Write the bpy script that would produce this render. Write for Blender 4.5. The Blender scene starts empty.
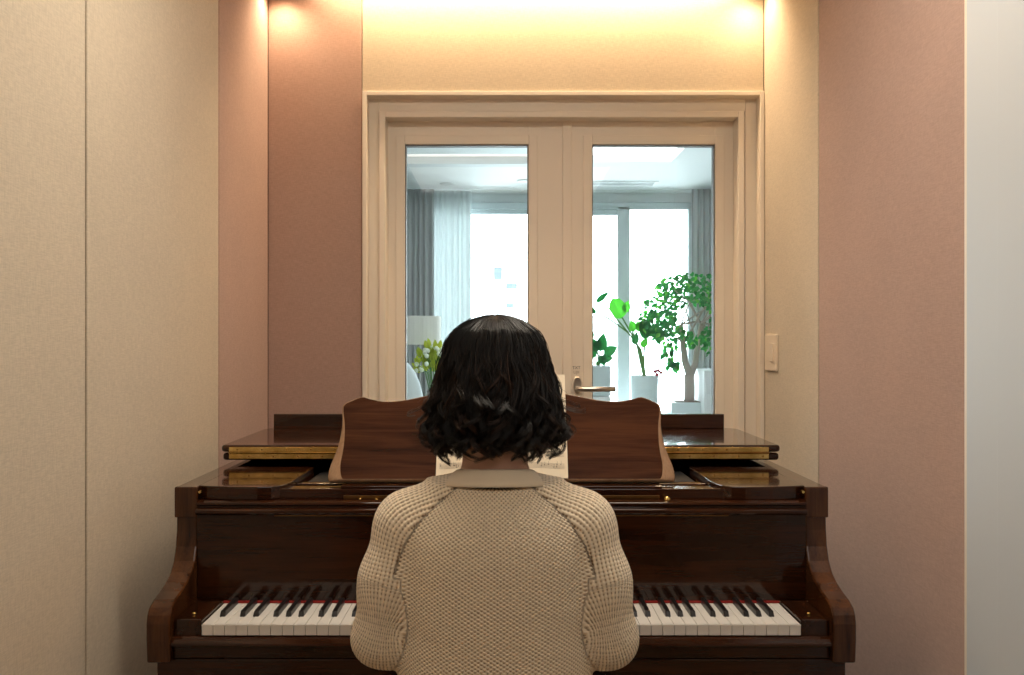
import bpy, bmesh, math, random
import numpy as np
from mathutils import Vector, Matrix, Euler
random.seed(7); rng = np.random.default_rng(7)
S = bpy.context.scene; COL = S.collection; PI = math.pi

# ------------------------------------------------------------------ camera
CZ = 1.316; F = 900.0; CX = 503.0
cam = bpy.data.cameras.new('camera'); camo = bpy.data.objects.new('camera', cam); COL.objects.link(camo)
camo.location = (0, 0, CZ); camo.rotation_euler = (PI/2, 0, 0)
cam.sensor_width = 36; cam.lens = F/1024*36; cam.shift_x = (512-CX)/1024; cam.shift_y = 0; cam.clip_start = .02
S.camera = camo
S.view_settings.view_transform = 'Standard'; S.view_settings.look = 'None'
S.view_settings.gamma = 1; S.view_settings.exposure = 0.0; S.view_settings.use_curve_mapping = False
S.cycles.max_bounces = 10; S.cycles.diffuse_bounces = 5; S.cycles.glossy_bounces = 5
S.cycles.transparent_max_bounces = 12; S.cycles.sample_clamp_indirect = 6
S.cycles.use_denoising = True
# ------------------------------------------------------------------ world + lights
W = bpy.data.worlds.new('sky'); S.world = W; W.use_nodes = True
W.node_tree.nodes['Background'].inputs[0].default_value = (.86, .95, 1, 1)
W.node_tree.nodes['Background'].inputs[1].default_value = 15.5

def area(name, loc, rot, sx, sy, power, color, portal=False, spread=None):
    l = bpy.data.lights.new(name, 'AREA'); l.shape = 'RECTANGLE'; l.size = sx; l.size_y = sy
    l.energy = power; l.color = color
    if spread: l.spread = spread
    if portal: l.cycles.is_portal = True
    o = bpy.data.objects.new(name, l); COL.objects.link(o); o.location = loc; o.rotation_euler = rot
    return o
WARM = (1, .72, .44)
CEIL = 2.60                                   # studio ceiling height
XL, XR, YB = -.862, .957, 3.30                # studio walls
area('cove_strip_light', (.10, 3.215, 2.66), (0, 0, 0), 1.50, .05, 15.5, WARM)
def spot(name, loc, aim, power, color, ang, blend, size=.02):
    l = bpy.data.lights.new(name, 'SPOT'); l.energy = power; l.color = color; l.spot_size = math.radians(ang)
    l.spot_blend = blend; l.shadow_soft_size = size
    o = bpy.data.objects.new(name, l); COL.objects.link(o); o.location = loc
    o.rotation_euler = (Vector(aim)-Vector(loc)).to_track_quat('-Z', 'Y').to_euler()
spot('downlight_lamp', (-.80, 3.22, 2.575), (-.80, 3.22, 0), 8, WARM, 140, 1.0)
spot('downlight_lamp', (.895, 3.22, 2.575), (.895, 3.22, 0), 5.5, WARM, 140, 1.0)
area('fill_lamp_warm', (.05, 1.75, 2.585), (0, 0, 0), 1.2, .25, 22, (1, .88, .72))  # unseen lamp, added to brighten the back wall and doors
area('fill_lamp_front', (.05, -.40, 2.585), (0, 0, 0), 1.5, 1.2, 14, (1, .94, .87))  # unseen lamp, added as front fill on the pianist's back
area('window_portal', (.45, 6.72, 1.3), (-PI/2, 0, 0), 2.0, 2.0, 1, (1, 1, 1), portal=True)

# ------------------------------------------------------------------ helpers
def link(name, me, m=None, parent=None, smooth=False):
    o = bpy.data.objects.new(name, me); COL.objects.link(o)
    if m is not None: me.materials.append(m)
    if parent is not None: o.parent = parent
    if smooth: me.polygons.foreach_set('use_smooth', [True]*len(me.polygons))
    return o
def tag(o, label, cat, group=None):
    o['label'] = label; o['category'] = cat
    if group: o['group'] = group
    return o
def thing(name, label, cat, group=None):
    o = bpy.data.objects.new(name, None); COL.objects.link(o); o.empty_display_size = .05
    return tag(o, label, cat, group)
def base_at(root, loc):
    """move a thing's Empty to its base, keeping its parts where they are"""
    root.location = loc
    for c in root.children: c.matrix_parent_inverse = Matrix.Translation(-Vector(loc))
class MB:
    def __init__(s): s.v = []; s.f = []
    def add(s, v, f):
        n = len(s.v); s.v += [tuple(p) for p in v]; s.f += [tuple(i+n for i in q) for q in f]; return s
    def box(s, x0, x1, y0, y1, z0, z1):
        v = [(x, y, z) for z in (z0, z1) for y in (y0, y1) for x in (x0, x1)]
        return s.add(v, [(0,2,3,1),(4,5,7,6),(0,1,5,4),(2,6,7,3),(0,4,6,2),(1,3,7,5)])
    def prism(s, pts, axis, a, b):
        """pts 2D in the other two axes (order x,y,z), extruded along axis from a to b"""
        def P(p, t): return {'x': (t, p[0], p[1]), 'y': (p[0], t, p[1]), 'z': (p[0], p[1], t)}[axis]
        n = len(pts); v = [P(p, a) for p in pts]+[P(p, b) for p in pts]
        f = [tuple(range(n))[::-1], tuple(range(n, 2*n))]+[(i, (i+1) % n, n+(i+1) % n, n+i) for i in range(n)]
        return s.add(v, f)
    def lathe(s, prof, c, n=32, cap=True):
        v = []; f = []
        for r, z in prof:
            for k in range(n):
                a = 2*PI*k/n; v.append((c[0]+r*math.cos(a), c[1]+r*math.sin(a), c[2]+z))
        for i in range(len(prof)-1):
            for k in range(n): f.append((i*n+k, i*n+(k+1) % n, (i+1)*n+(k+1) % n, (i+1)*n+k))
        if cap: f += [tuple(range(n))[::-1], tuple((len(prof)-1)*n+k for k in range(n))]
        return s.add(v, f)
    def tube(s, pts, rad, n=8, caps=True):
        pts = [Vector(p) for p in pts]; v = []; f = []
        if not hasattr(rad, '__len__'): rad = [rad]*len(pts)
        up = Vector((0, 0, 1)); prev = None
        for i, p in enumerate(pts):
            t = (pts[min(i+1, len(pts)-1)]-pts[max(i-1, 0)]).normalized()
            if prev is None:
                a = t.cross(up); a = t.cross(Vector((1, 0, 0))) if a.length < .1 else a
            else: a = prev-t*prev.dot(t)
            a.normalize(); prev = a; b = t.cross(a)
            for k in range(n):
                w = 2*PI*k/n; v.append(p+(a*math.cos(w)+b*math.sin(w))*rad[i])
        for i in range(len(pts)-1):
            for k in range(n): f.append((i*n+k, i*n+(k+1) % n, (i+1)*n+(k+1) % n, (i+1)*n+k))
        if caps: f += [tuple(range(n))[::-1], tuple((len(pts)-1)*n+k for k in range(n))]
        return s.add(v, f)
    def build(s, name, m, parent=None, bevel=0, seg=2, smooth=False, struct=False):
        me = bpy.data.meshes.new(name); me.from_pydata(s.v, [], s.f); me.validate()
        bm = bmesh.new(); bm.from_mesh(me); bmesh.ops.recalc_face_normals(bm, faces=bm.faces); bm.to_mesh(me); bm.free()
        o = link(name, me, m, parent, smooth)
        if bevel:
            md = o.modifiers.new('bevel', 'BEVEL'); md.width = bevel; md.segments = seg; md.limit_method = 'ANGLE'
            md.angle_limit = math.radians(32); md.use_clamp_overlap = True; md.harden_normals = False
        if struct and parent is None: o['kind'] = 'structure'
        return o
def bx(name, m, b, parent=None, bevel=.0015, **k): return MB().box(*b).build(name, m, parent, bevel, **k)
def at(px, py, Y): return Vector(((px-CX)*Y/F, Y, CZ-(py-338)*Y/F))
def X(px, Y): return (px-CX)*Y/F
def Z(py, Y): return CZ-(py-338)*Y/F

# ------------------------------------------------------------------ materials
def mat(name, color=(.8,.8,.8), rough=.5, metal=0, spec=.5, coat=0, coat_r=.05, emit=None, es=0, sub=0, sheen=0):
    m = bpy.data.materials.new(name); m.use_nodes = True; b = m.node_tree.nodes['Principled BSDF']; I = b.inputs
    I['Base Color'].default_value = (*color, 1); I['Roughness'].default_value = rough; I['Metallic'].default_value = metal
    I['Specular IOR Level'].default_value = spec; I['Coat Weight'].default_value = coat; I['Coat Roughness'].default_value = coat_r
    if emit: I['Emission Color'].default_value = (*emit, 1); I['Emission Strength'].default_value = es
    if sub: I['Subsurface Weight'].default_value = sub; I['Subsurface Radius'].default_value = (.02, .008, .004)
    if sheen: I['Sheen Weight'].default_value = sheen
    return m
class N:
    def __init__(s, m): s.t = m.node_tree; s.b = s.t.nodes['Principled BSDF']
    def n(s, ty, **k):
        nd = s.t.nodes.new(ty)
        for a, v in k.items(): setattr(nd, a, v)
        return nd
    def l(s, a, b): s.t.links.new(a, b)
    def math(s, op, a, b=None, c=None):
        nd = s.n('ShaderNodeMath', operation=op)
        for i, q in enumerate((a, b, c)):
            if q is None: continue
            if isinstance(q, (int, float)): nd.inputs[i].default_value = q
            else: s.l(q, nd.inputs[i])
        return nd.outputs[0]
    def noise(s, scale, sc=(1,1,1), detail=3, rough=.5, coord='Object', dist=0):
        c = s.n('ShaderNodeTexCoord'); mp = s.n('ShaderNodeMapping'); mp.inputs['Scale'].default_value = sc
        s.l(c.outputs[coord], mp.inputs[0]); t = s.n('ShaderNodeTexNoise'); s.l(mp.outputs[0], t.inputs['Vector'])
        t.inputs['Scale'].default_value = scale; t.inputs['Detail'].default_value = detail; t.inputs['Roughness'].default_value = rough
        t.inputs['Distortion'].default_value = dist
        return t.outputs['Fac']
    def ramp(s, fac, stops):
        r = s.n('ShaderNodeValToRGB'); s.l(fac, r.inputs[0]); e = r.color_ramp.elements
        while len(e) < len(stops): e.new(.5)
        for q, (p, c) in zip(e, stops): q.position = p; q.color = (*c, 1)
        return r.outputs[0]
    def bump(s, h, strength=.3, dist=.001):
        b = s.n('ShaderNodeBump'); b.inputs['Strength'].default_value = strength; b.inputs['Distance'].default_value = dist
        s.l(h, b.inputs['Height']); s.l(b.outputs[0], s.b.inputs['Normal'])
def fabric(name, c):
    m = mat(name, c, .92, spec=.15, sheen=.15); n = N(m)
    a = n.noise(560, (1, 1, .10), 2); b = n.noise(560, (.10, .10, 1), 2); g = n.noise(5, (1, 1, 1), 3)
    h = n.math('ADD', a, b)
    lo = tuple(x*.88 for x in c); hi = tuple(min(1, x*1.08) for x in c)
    h2 = n.math('ADD', n.math('MULTIPLY', h, .5), n.math('MULTIPLY', n.math('SUBTRACT', g, .5), .15))
    n.l(n.ramp(h2, [(.38, lo), (.62, hi)]), n.b.inputs['Base Color']); n.bump(h, .30, .0009)
    return m
def wood(name, dark, light, grain='x', rough=.13, coat=.55, figure=1.0):
    m = mat(name, light, rough, spec=.15, coat=coat, coat_r=.03); n = N(m)
    sc = {'x': (.10, 1, 1), 'y': (1, .10, 1), 'z': (1, 1, .10)}[grain]
    a = n.noise(26, sc, 6, .6, dist=.6); b = n.noise(260, tuple(q*(.35 if q < 1 else 1) for q in sc), 3, .6)
    h = n.math('ADD', n.math('MULTIPLY', a, .75), n.math('MULTIPLY', b, .25))
    n.l(n.ramp(h, [(.36, dark), (.62, light)]), n.b.inputs['Base Color'])
    n.l(n.math('ADD', n.math('MULTIPLY', b, .08), rough-.04), n.b.inputs['Roughness'])
    return m
BEIGE = fabric('beige_textile', (.58, .50, .39))
PINK = fabric('dusty_pink_textile', (.435, .295, .245))
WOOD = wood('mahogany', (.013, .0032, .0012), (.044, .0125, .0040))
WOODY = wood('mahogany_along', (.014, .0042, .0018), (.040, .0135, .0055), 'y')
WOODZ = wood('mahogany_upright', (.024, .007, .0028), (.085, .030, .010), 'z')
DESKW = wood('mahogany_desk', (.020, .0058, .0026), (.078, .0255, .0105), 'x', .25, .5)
GLAREW = wood('desk_edge_glare', (.26, .145, .08), (.40, .25, .15), 'z', .16)  # pale colour paints the glare along the desk's rounded edge
IVORY = mat('key_white', (.86, .82, .76), .22, coat=.4)
EBONY = mat('key_black', (.012, .010, .010), .28)
BRASS = mat('brass', (.74, .47, .13), .26, metal=1); _n = N(BRASS)
_h = _n.noise(30, (1, 1, 1), 4); _n.l(_n.ramp(_h, [(.3, (.58, .37, .10)), (.7, (.90, .64, .24))]), _n.b.inputs['Base Color']); _n.bump(_h, .25, .001)
BLACK = mat('black_void', (.006, .005, .005), .7)
FELT = mat('red_felt', (.25, .012, .008), .95)
FRAME = mat('door_paint', (.64, .50, .37), .42)
def painted(name, c, rough=.45):
    m = mat(name, c, rough); n = N(m); h = n.noise(90, (1, 1, .06), 3); n.bump(h, .06, .0006); return m
FRAME = painted('door_paint', (.82, .74, .63))
GASK_SHADE = mat('gasket_and_gap_shade', (.20, .18, .165), .6)  # shared by the glass gaskets and the painted gap shade
WHITE = painted('white_paint', (.80, .82, .82), .6)
GREYW = painted('grey_white_laminate', (.58, .63, .68), .5)
CEILW = mat('studio_ceiling_paint', (.72, .64, .52), .8)
FLOORM = wood('oak_floor', (.25, .16, .09), (.42, .29, .18), 'y', .35, .3)
STEEL = mat('satin_nickel', (.62, .58, .53), .28, metal=1)
PLAST = mat('switch_plastic', (.78, .66, .52), .35)
SKIN = mat('skin', (.60, .36, .26), .5, sub=.15)
JEANS = mat('dark_trousers', (.03, .032, .04), .85)
def glassmat():
    m = bpy.data.materials.new('door_glass'); m.use_nodes = True; t = m.node_tree; t.nodes.clear()
    o = t.nodes.new('ShaderNodeOutputMaterial'); mx = t.nodes.new('ShaderNodeMixShader'); fr = t.nodes.new('ShaderNodeFresnel'); fr.inputs[0].default_value = 1.45
    tr = t.nodes.new('ShaderNodeBsdfTransparent'); tr.inputs[0].default_value = (.965, .99, .99, 1)
    gl = t.nodes.new('ShaderNodeBsdfGlossy'); gl.inputs['Roughness'].default_value = .0
    t.links.new(fr.outputs[0], mx.inputs[0]); t.links.new(tr.outputs[0], mx.inputs[1]); t.links.new(gl.outputs[0], mx.inputs[2]); t.links.new(mx.outputs[0], o.inputs[0])
    return m
GLASS = glassmat()

# ------------------------------------------------------------------ studio shell
floor = bx('floor', FLOORM, (XL-.1, XR+.1, -1.4, 3.40, -.08, 0), bevel=0, struct=True)
# ceiling with a light slot along the back wall
c = MB().box(XL-.1, XR+.1, -1.4, 3.17, CEIL, CEIL+.06)
c.box(XL-.1, -.67, 3.17, 3.40, CEIL, CEIL+.06).box(.87, XR+.1, 3.17, 3.40, CEIL, CEIL+.06)
c.box(-.73, .93, 3.11, 3.17, CEIL+.06, CEIL+.13).box(-.73, .93, 3.11, 3.40, CEIL+.13, CEIL+.17)
c.box(-.73, -.67, 3.17, 3.40, CEIL+.06, CEIL+.13).box(.87, .93, 3.17, 3.40, CEIL+.06, CEIL+.13)
c.build('ceiling', CEILW, struct=True)
YS = [3.30, 2.731, 1.862, .99, .12, -.75, -1.35]
def side_wall(name, x, s):
    core = bx(name, mat(name+'_core', (.10, .075, .055), .9), (min(x+s*.02, x+s*.10), max(x+s*.02, x+s*.10), -1.4, 3.40, 0, CEIL), bevel=0, struct=True)
    mats = ([PINK, BEIGE, BEIGE, BEIGE, BEIGE, PINK] if s < 0 else [BEIGE, PINK])
    for i, m in enumerate(mats):
        a, b = YS[i+1]+.0035, YS[i]-(.0035 if i else .0005)
        bx('fabric_panel', m, (min(x, x+s*.022), max(x, x+s*.022), a, b, .0, CEIL), core, .0025)
    return core
wl = side_wall('wall_left', XL, -1)
wr = side_wall('wall_right', XR, 1)
# end of the fabric on the right wall: slim wooden edge trim, then the pale sliding panel towards the camera
bx('trim_1', FRAME, (XR-.003, XR+.02, 1.838, 1.862, 0, CEIL), struct=True)
p = MB()
for k in range(8):
    y1 = 1.836-k*.12; p.box(XR-.012-(.0035 if k % 2 else 0), XR+.02, y1-.1185, y1, 0, CEIL)
p.build('sliding_panel', GREYW, wr, .002)
for k in range(2): pass
bx('rear_fabric', BEIGE, (XR-.0, XR+.02, -1.4, .87, 0, CEIL), wr)
# wall behind the camera with a window
r = MB().box(XL-.1, XR+.1, -1.4, -1.32, 0, CEIL)
r.build('wall_rear', mat('rear_wall_paint', (.15, .11, .085), .8), struct=True)
# back wall: pink panel, transom panel
core = MB().box(XL-.1, X(366, YB), YB+.022, 3.42, 0, CEIL).box(X(366, YB), XR+.1, YB+.022, 3.42, 2.21, CEIL)
core.box(XR-.004, XR+.1, YB+.022, 3.42, 0, 2.21)
wb = core.build('wall_back', mat('wall_back_core', (.12, .085, .06), .9), struct=True)
xj = X(362, YB)
bx('fabric_panel', PINK, (XL+.001, xj-.001, YB, YB+.02, 0, CEIL), wb, .0025)
bx('fabric_panel', BEIGE, (xj+.001, XR-.001, YB, YB+.02, 2.217, CEIL+.13), wb, .0025)
# door frame: stepped casing
def ring(mb, x0, x1, zt, w, y0, y1, z0=.0, wt=None):
    mb.box(x0, x0+w, y0, y1, z0, zt).box(x1-w, x1, y0, y1, z0, zt).box(x0+w, x1-w, y0, y1, zt-(wt or w), zt)
df = MB(); Yc = YB-.012
ring(df, X(362.3, Yc), .955, Z(91.5, Yc), .016, YB-.014, YB+.10)                 # outer bead
df.build('door_frame', FRAME, None, .002).__setitem__('kind', 'structure')
dfo = bpy.data.objects['door_frame']; dfo.name = 'trim_2'
Y2 = YB+.04
m2 = MB(); ring(m2, X(366.5, Y2)-.002, X(757.5, Y2)+.004, Z(96, Y2)+.004, X(379.5, Y2)-X(366.5, Y2)+.002, Y2, YB+.12, wt=Z(96, Y2)-Z(111.8, Y2)+.006)
m2.build('frame_casing', FRAME, dfo, .002)
Y3 = YB+.018
m3 = MB(); ring(m3, X(379.0, Y3), X(744.5, Y3), Z(111.5, Y3), X(385.3, Y3)-X(379.0, Y3), Y3, YB+.12, wt=Z(111.5, Y3)-Z(117.6, Y3))
m3.build('frame_stop', FRAME, dfo, .0025)
# door leaves
YD = YB+.09
def leaf(name, pl, pr, gl, gr, nm):
    x0, x1 = X(pl, YD), X(pr, YD); g0, g1 = X(gl, YD), X(gr, YD); zt, gt = Z(118.6, YD), Z(145, YD); zb, gb = .155, .46
    b = MB().box(x0, g0, YD, YD+.045, zb, zt).box(g1, x1, YD, YD+.045, zb, zt).box(g0, g1, YD, YD+.045, gt, zt).box(g0, g1, YD, YD+.045, zb, gb)
    L = b.build(name, FRAME, None, .001); L['kind'] = 'structure'
    # raised glazing bead + gasket
    w = .034; q = MB()
    for (a, bb, cc, d) in ((g0-w, g0, gb-w, gt+w), (g1, g1+w, gb-w, gt+w), (g0, g1, gt, gt+w), (g0, g1, gb-w, gb)):
        q.box(a, bb, YD-.006, YD+.002, cc, d)
    q.build('glazing_bead', FRAME, L, .002)
    q = MB(); e = .004
    for (a, bb, cc, d) in ((g0, g0+e, gb, gt), (g1-e, g1, gb, gt), (g0, g1, gt-e, gt), (g0, g1, gb, gb+e)):
        q.box(a, bb, YD+.004, YD+.04, cc, d)
    q.build('gasket', GASK_SHADE, L)
    bx('pane', GLASS, (g0+.001, g1-.001, YD+.018, YD+.026, gb, gt-.001), L, 0)
    return L
d1 = leaf('door_1', 386.3, 563, 405, 528.5, 'left')
d2 = leaf('door_2', 571.3, 736.6, 592, 715, 'right')
bx('meeting_strip', FRAME, (X(562.4, YD), X(571.5, YD), YD-.010, YD+.045, .155, Z(118.6, YD)), d2, .003)
# dark ring standing in for the shade in the gap round the leaves
q = MB(); ring(q, X(384.4, YD), X(739.6, YD), Z(117.2, YD), .009, YD-.004, YD+.03, .155); q.build('leaf_gap_shade', GASK_SHADE, dfo)
bx('trim_3', FRAME, (X(379, YB+.02), X(746, YB+.02), YB+.03, YB+.16, 0, .15), struct=True)   # door sill
# handle on the right leaf
hp = at(577.5, 385.5, YD-.006); rose = MB()
v = [(0.0, .0), (.027, .0), (.027, .006), (.023, .010)]
prof = [(.0001, 0), (.026, 0), (.026, .006), (.022, .010), (.0001, .010)]
def lathe_y(mb, prof, c, n=28, sgn=-1, sx=1, sz=1):
    vv = []; ff = []
    for r_, d in prof:
        for k in range(n):
            a = 2*PI*k/n; vv.append((c[0]+r_*math.cos(a)*sx, c[1]+sgn*d, c[2]+r_*math.sin(a)*sz))
    for i in range(len(prof)-1):
        for k in range(n): ff.append((i*n+k, i*n+(k+1) % n, (i+1)*n+(k+1) % n, (i+1)*n+k))
    mb.add(vv, ff)
lathe_y(rose, prof, hp, sx=.62, sz=1.25)
H = rose.build('door_handle', STEEL, d2, 0, smooth=False)
lv = MB(); q0 = at(577.5, 389, YD-.02)
lv.tube([q0, q0+Vector((0, -.025, 0)), q0+Vector((.004, -.042, 0)), q0+Vector((.02, -.046, 0)), q0+Vector((.07, -.047, 0)), q0+Vector((.137, -.047, 0))], [.009, .009, .0095, .010, .010, .0095], 12)
lv.build('handle_lever', STEEL, H, 0, smooth=True)
# small two-line marking above the handle
def text(name, s, loc, size, m, parent, ext=.0003):
    cu = bpy.data.curves.new(name, 'FONT'); cu.body = s; cu.size = size; cu.extrude = ext; cu.align_x = 'CENTER'
    o = bpy.data.objects.new(name, cu); COL.objects.link(o); dg = bpy.context.evaluated_depsgraph_get()
    me = bpy.data.meshes.new_from_object(o.evaluated_get(dg)); bpy.data.objects.remove(o)
    o = link(name, me, m, parent); o.location = loc; o.rotation_euler = (PI/2, 0, 0); return o
INK = mat('grey_print', (.16, .14, .12), .6); INK2 = mat('pale_print', (.36, .28, .21), .6)
text('printed_mark', 'TXT', at(576.4, 369.6, YD-.0008), .016, INK, d2)
text('printed_mark', 'LIJII', at(576.4, 374, YD-.0008), .015, INK2, d2)

# wall switch on the right wall
sw = thing('light_switch', 'cream rectangular light switch plate on the beige panel right of the doors', 'light switch')
bx('switch_plate', PLAST, (XR-.009, XR, 3.125, 3.262, Z(371, 3.2), Z(335, 3.2)), sw, .003)
bx('rocker', PLAST, (XR-.015, XR-.006, 3.15, 3.19, Z(362, 3.2), Z(344, 3.2)), sw, .002)
base_at(sw, (XR, 3.19, Z(353, 3.2)))
# recessed downlights
for x, nm in ((-.80, 'left'), (.895, 'right')):
    t = thing('ceiling_downlight', 'small round recessed downlight in the ceiling corner above the pink panels' if x < 0 else 'small round recessed downlight in the ceiling corner above the light switch', 'ceiling light', 'recessed corner downlights')
    MB().lathe([(.030, -.006), (.040, -.006), (.042, 0), (.030, 0), (.030, -.006)], (x, 3.22, CEIL), 28, cap=False).build('bezel', WHITE, t, smooth=False)
    base_at(t, (x, 3.22, CEIL))
for y, sx, sy in ((1.75, 1.2, .25), (-.40, 1.5, 1.2)):  # frames round the two added fill lamps
    t = thing('fill_lamp', 'unseen flat rectangular fill lamp added to the ceiling above the music desk' if y > 0 else 'unseen flat rectangular fill lamp added to the ceiling nearest the rear wall of the studio', 'ceiling light')
    q = MB(); x0, x1, y0, y1 = .05-sx/2, .05+sx/2, y-sy/2, y+sy/2; w = .02
    q.box(x0-w, x0, y0-w, y1+w, CEIL-.03, CEIL).box(x1, x1+w, y0-w, y1+w, CEIL-.03, CEIL).box(x0, x1, y0-w, y0, CEIL-.03, CEIL).box(x0, x1, y1, y1+w, CEIL-.03, CEIL)
    q.build('fill_lamp_frame', WHITE, t, .002)
    base_at(t, (.05, y, CEIL))

# ------------------------------------------------------------------ living room
LF, LC, LY = .15, 2.40, 6.70
LX0, LX1 = -2.6, 2.7
LWALL = mat('living_wall_paint', (.80, .83, .83), .8)
bx('floor_living', mat('pale_floor', (.62, .60, .56), .4), (LX0, LX1, 3.42, 7.1, 0, LF), bevel=0, struct=True).name = 'floor.001'
def cpatch(mb, x0, x1, y0, y1, z0=LC, z1=LC+.06): mb.box(x0, x1, y0, y1, z0, z1)
# ceiling with a recessed light panel, a warm slot and a ventilation slot
cm = MB()
px0, px1, py0, py1 = .30, 1.04, 4.3, 5.57
sl0, sl1 = 5.32, 5.62                        # slot on the left side
cpatch(cm, LX0, LX1, 3.42, py0); cpatch(cm, px1, LX1, py0, py1); cpatch(cm, .22, px0, py0, py1)
cpatch(cm, LX0, .22, py0, sl0); cpatch(cm, LX0, .22, sl1, 6.62); cpatch(cm, .22, LX1, py1, 6.62)
cm.box(px0-.02, px1+.02, py0-.02, py1+.02, LC+.06, LC+.08)
cm.box(LX0, .22, sl0, sl1, LC+.06, LC+.08)
lc = cm.build('ceiling', LWALL, struct=True)
t = thing('ceiling_light', 'bright recessed rectangular light panel in the living room ceiling', 'ceiling light')
bx('diffuser', mat('panel_glow', (.9, .9, .9), .5, emit=(1, 1, 1), es=2.2), (px0, px1, py0, py1, LC+.045, LC+.058), t, 0)
base_at(t, ((px0+px1)/2, (py0+py1)/2, LC+.05))
t = thing('strip_light', 'faint warm strip light set in the living room ceiling slot', 'ceiling light')
bx('diffuser', mat('slot_glow', (.9, .9, .9), .5, emit=(1, .90, .82), es=.75), (-2.2, .21, sl0+.01, sl1-.01, LC+.045, LC+.058), t, 0)
base_at(t, (-1.1, 5.47, LC+.05))
t = thing('air_vent', 'white linear slot air vent in the ceiling before the window wall', 'air vent')
q = MB().box(.55, 1.08, 6.23, 6.25, LC-.005, LC).box(.55, 1.08, 6.39, 6.41, LC-.005, LC).box(.55, .57, 6.25, 6.39, LC-.005, LC).box(1.06, 1.08, 6.25, 6.39, LC-.005, LC)
q.build('vent_frame', WHITE, t, .001)
q = MB()
for k in range(3): q.box(.57, 1.06, 6.265+k*.045, 6.285+k*.045, LC-.004, LC-.001)
q.build('louvre', mat('vent_louvre', (.6, .64, .64), .5), t)
base_at(t, (.81, 6.32, LC))
for px, py in ((447, 184), (524, 181)):
    Y = (LC-CZ)*F/(338-py); t = thing('ceiling_downlight', 'small round white ceiling downlight nearest the sheer curtain' if px < 500 else 'small round white ceiling downlight beside the left door stile', 'ceiling light', 'living room ceiling downlights')
    x = X(px, Y); MB().lathe([(.0001, -.004), (.03, -.006), (.048, -.006), (.052, 0)], (x, Y, LC), 24, cap=False).build('bezel', mat('bezel_grey', (.62, .66, .66), .5), t, smooth=True)
    base_at(t, (x, Y, LC))
bx('wall_living_left', LWALL, (LX0-.08, LX0, 3.42, 7.1, 0, LC+.06), bevel=0, struct=True)
bx('wall_living_right', LWALL, (LX1, LX1+.08, 3.42, 7.1, 0, LC+.06), bevel=0, struct=True)
q = MB().box(LX0, XL-.1, 3.42, 3.5, 0, LC).box(XR+.1, LX1, 3.42, 3.5, 0, LC); q.build('wall_living_near', LWALL, struct=True)
# far wall around the window openings, with curtain box above
WZ0, WZ1 = .35, Z(207.5, LY)
wx0, wx1 = -.62, X(690.5, LY)
q = MB().box(LX0, wx0, LY, LY+.12, 0, LC+.3).box(wx1, LX1, LY, LY+.12, 0, LC+.3).box(wx0, wx1, LY, LY+.12, WZ1, LC+.3).box(wx0, wx1, LY, LY+.12, 0, WZ0)
q.box(LX0, LX1, 6.62, 6.64, LC-.012, LC+.10).box(LX0, LX1, 6.62, LY+.12, LC+.10, LC+.14)
q.build('wall_far', LWALL, struct=True)
FR = mat('window_frame_paint', (.60, .66, .67), .5)
w = MB()
def wbox(a, b, c_, d, y0=LY-.02, y1=LY+.05): w.box(a, b, y0, y1, c_, d)
wbox(wx0, wx1, WZ1-.02, WZ1+.03); wbox(wx0, wx0+.05, WZ0, WZ1); wbox(X(617.5, LY), X(629.5, LY), WZ0, WZ1)
wbox(wx1-.02, wx1, WZ0, WZ1); wbox(wx0, wx1, WZ0, WZ0+.05)
wbox(X(529, LY), X(541, LY), WZ0, WZ1)
w.box(wx0+.05, X(529, LY), LY+.02, LY+.05, WZ1-.05, WZ1-.02)
w.box(X(541, LY), X(617.5, LY), LY+.0, LY+.05, WZ1-.06, WZ1-.02)
w.build('window_1', FR, None, .003)['kind'] = 'structure'
WO = bpy.data.objects['window_1']
for a, b in ((wx0+.05, X(529, LY)), (X(541, LY), X(617.5, LY)), (X(629.5, LY), wx1-.02)):
    bx('pane', GLASS, (a, b, LY+.03, LY+.036, WZ0+.05, WZ1-.02), WO, 0)
# pale houses across the street, overexposed
HB = mat('far_house_plaster', (.5, .5, .5), .9); HB2 = mat('far_house_grey', (.4, .4, .4), .9); HW = mat('far_house_window', (.050, .062, .066), .9)
def house(px0, px1, py0, Y, m, lab, wins):
    t = thing('house', lab, 'building', 'pale houses outside the windows')
    x0, x1 = X(px0, Y), X(px1, Y); bx('facade', m, (x0, x1, Y, Y+6, -3, Z(py0, Y)), t, 0)
    bx('roof', HB2, (x0-.2, x1+.2, Y-.2, Y+6.2, Z(py0, Y), Z(py0, Y)+.25), t, 0)
    for (a, b, c_, d) in wins: bx('house_window', HW, (X(a, Y), X(b, Y), Y-.04, Y+.02, Z(d, Y), Z(c_, Y)), t, 0)
    base_at(t, ((x0+x1)/2, Y, -3))
house(484, 560, 262, 24, HB, 'pale flat-roofed house outside seen through the left door pane', [(494, 502, 268, 280), (506, 517, 284, 289), (506, 514, 304, 308)])
house(592, 640, 325, 27, HB, 'low white building outside seen between the window frames', [])

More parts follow.
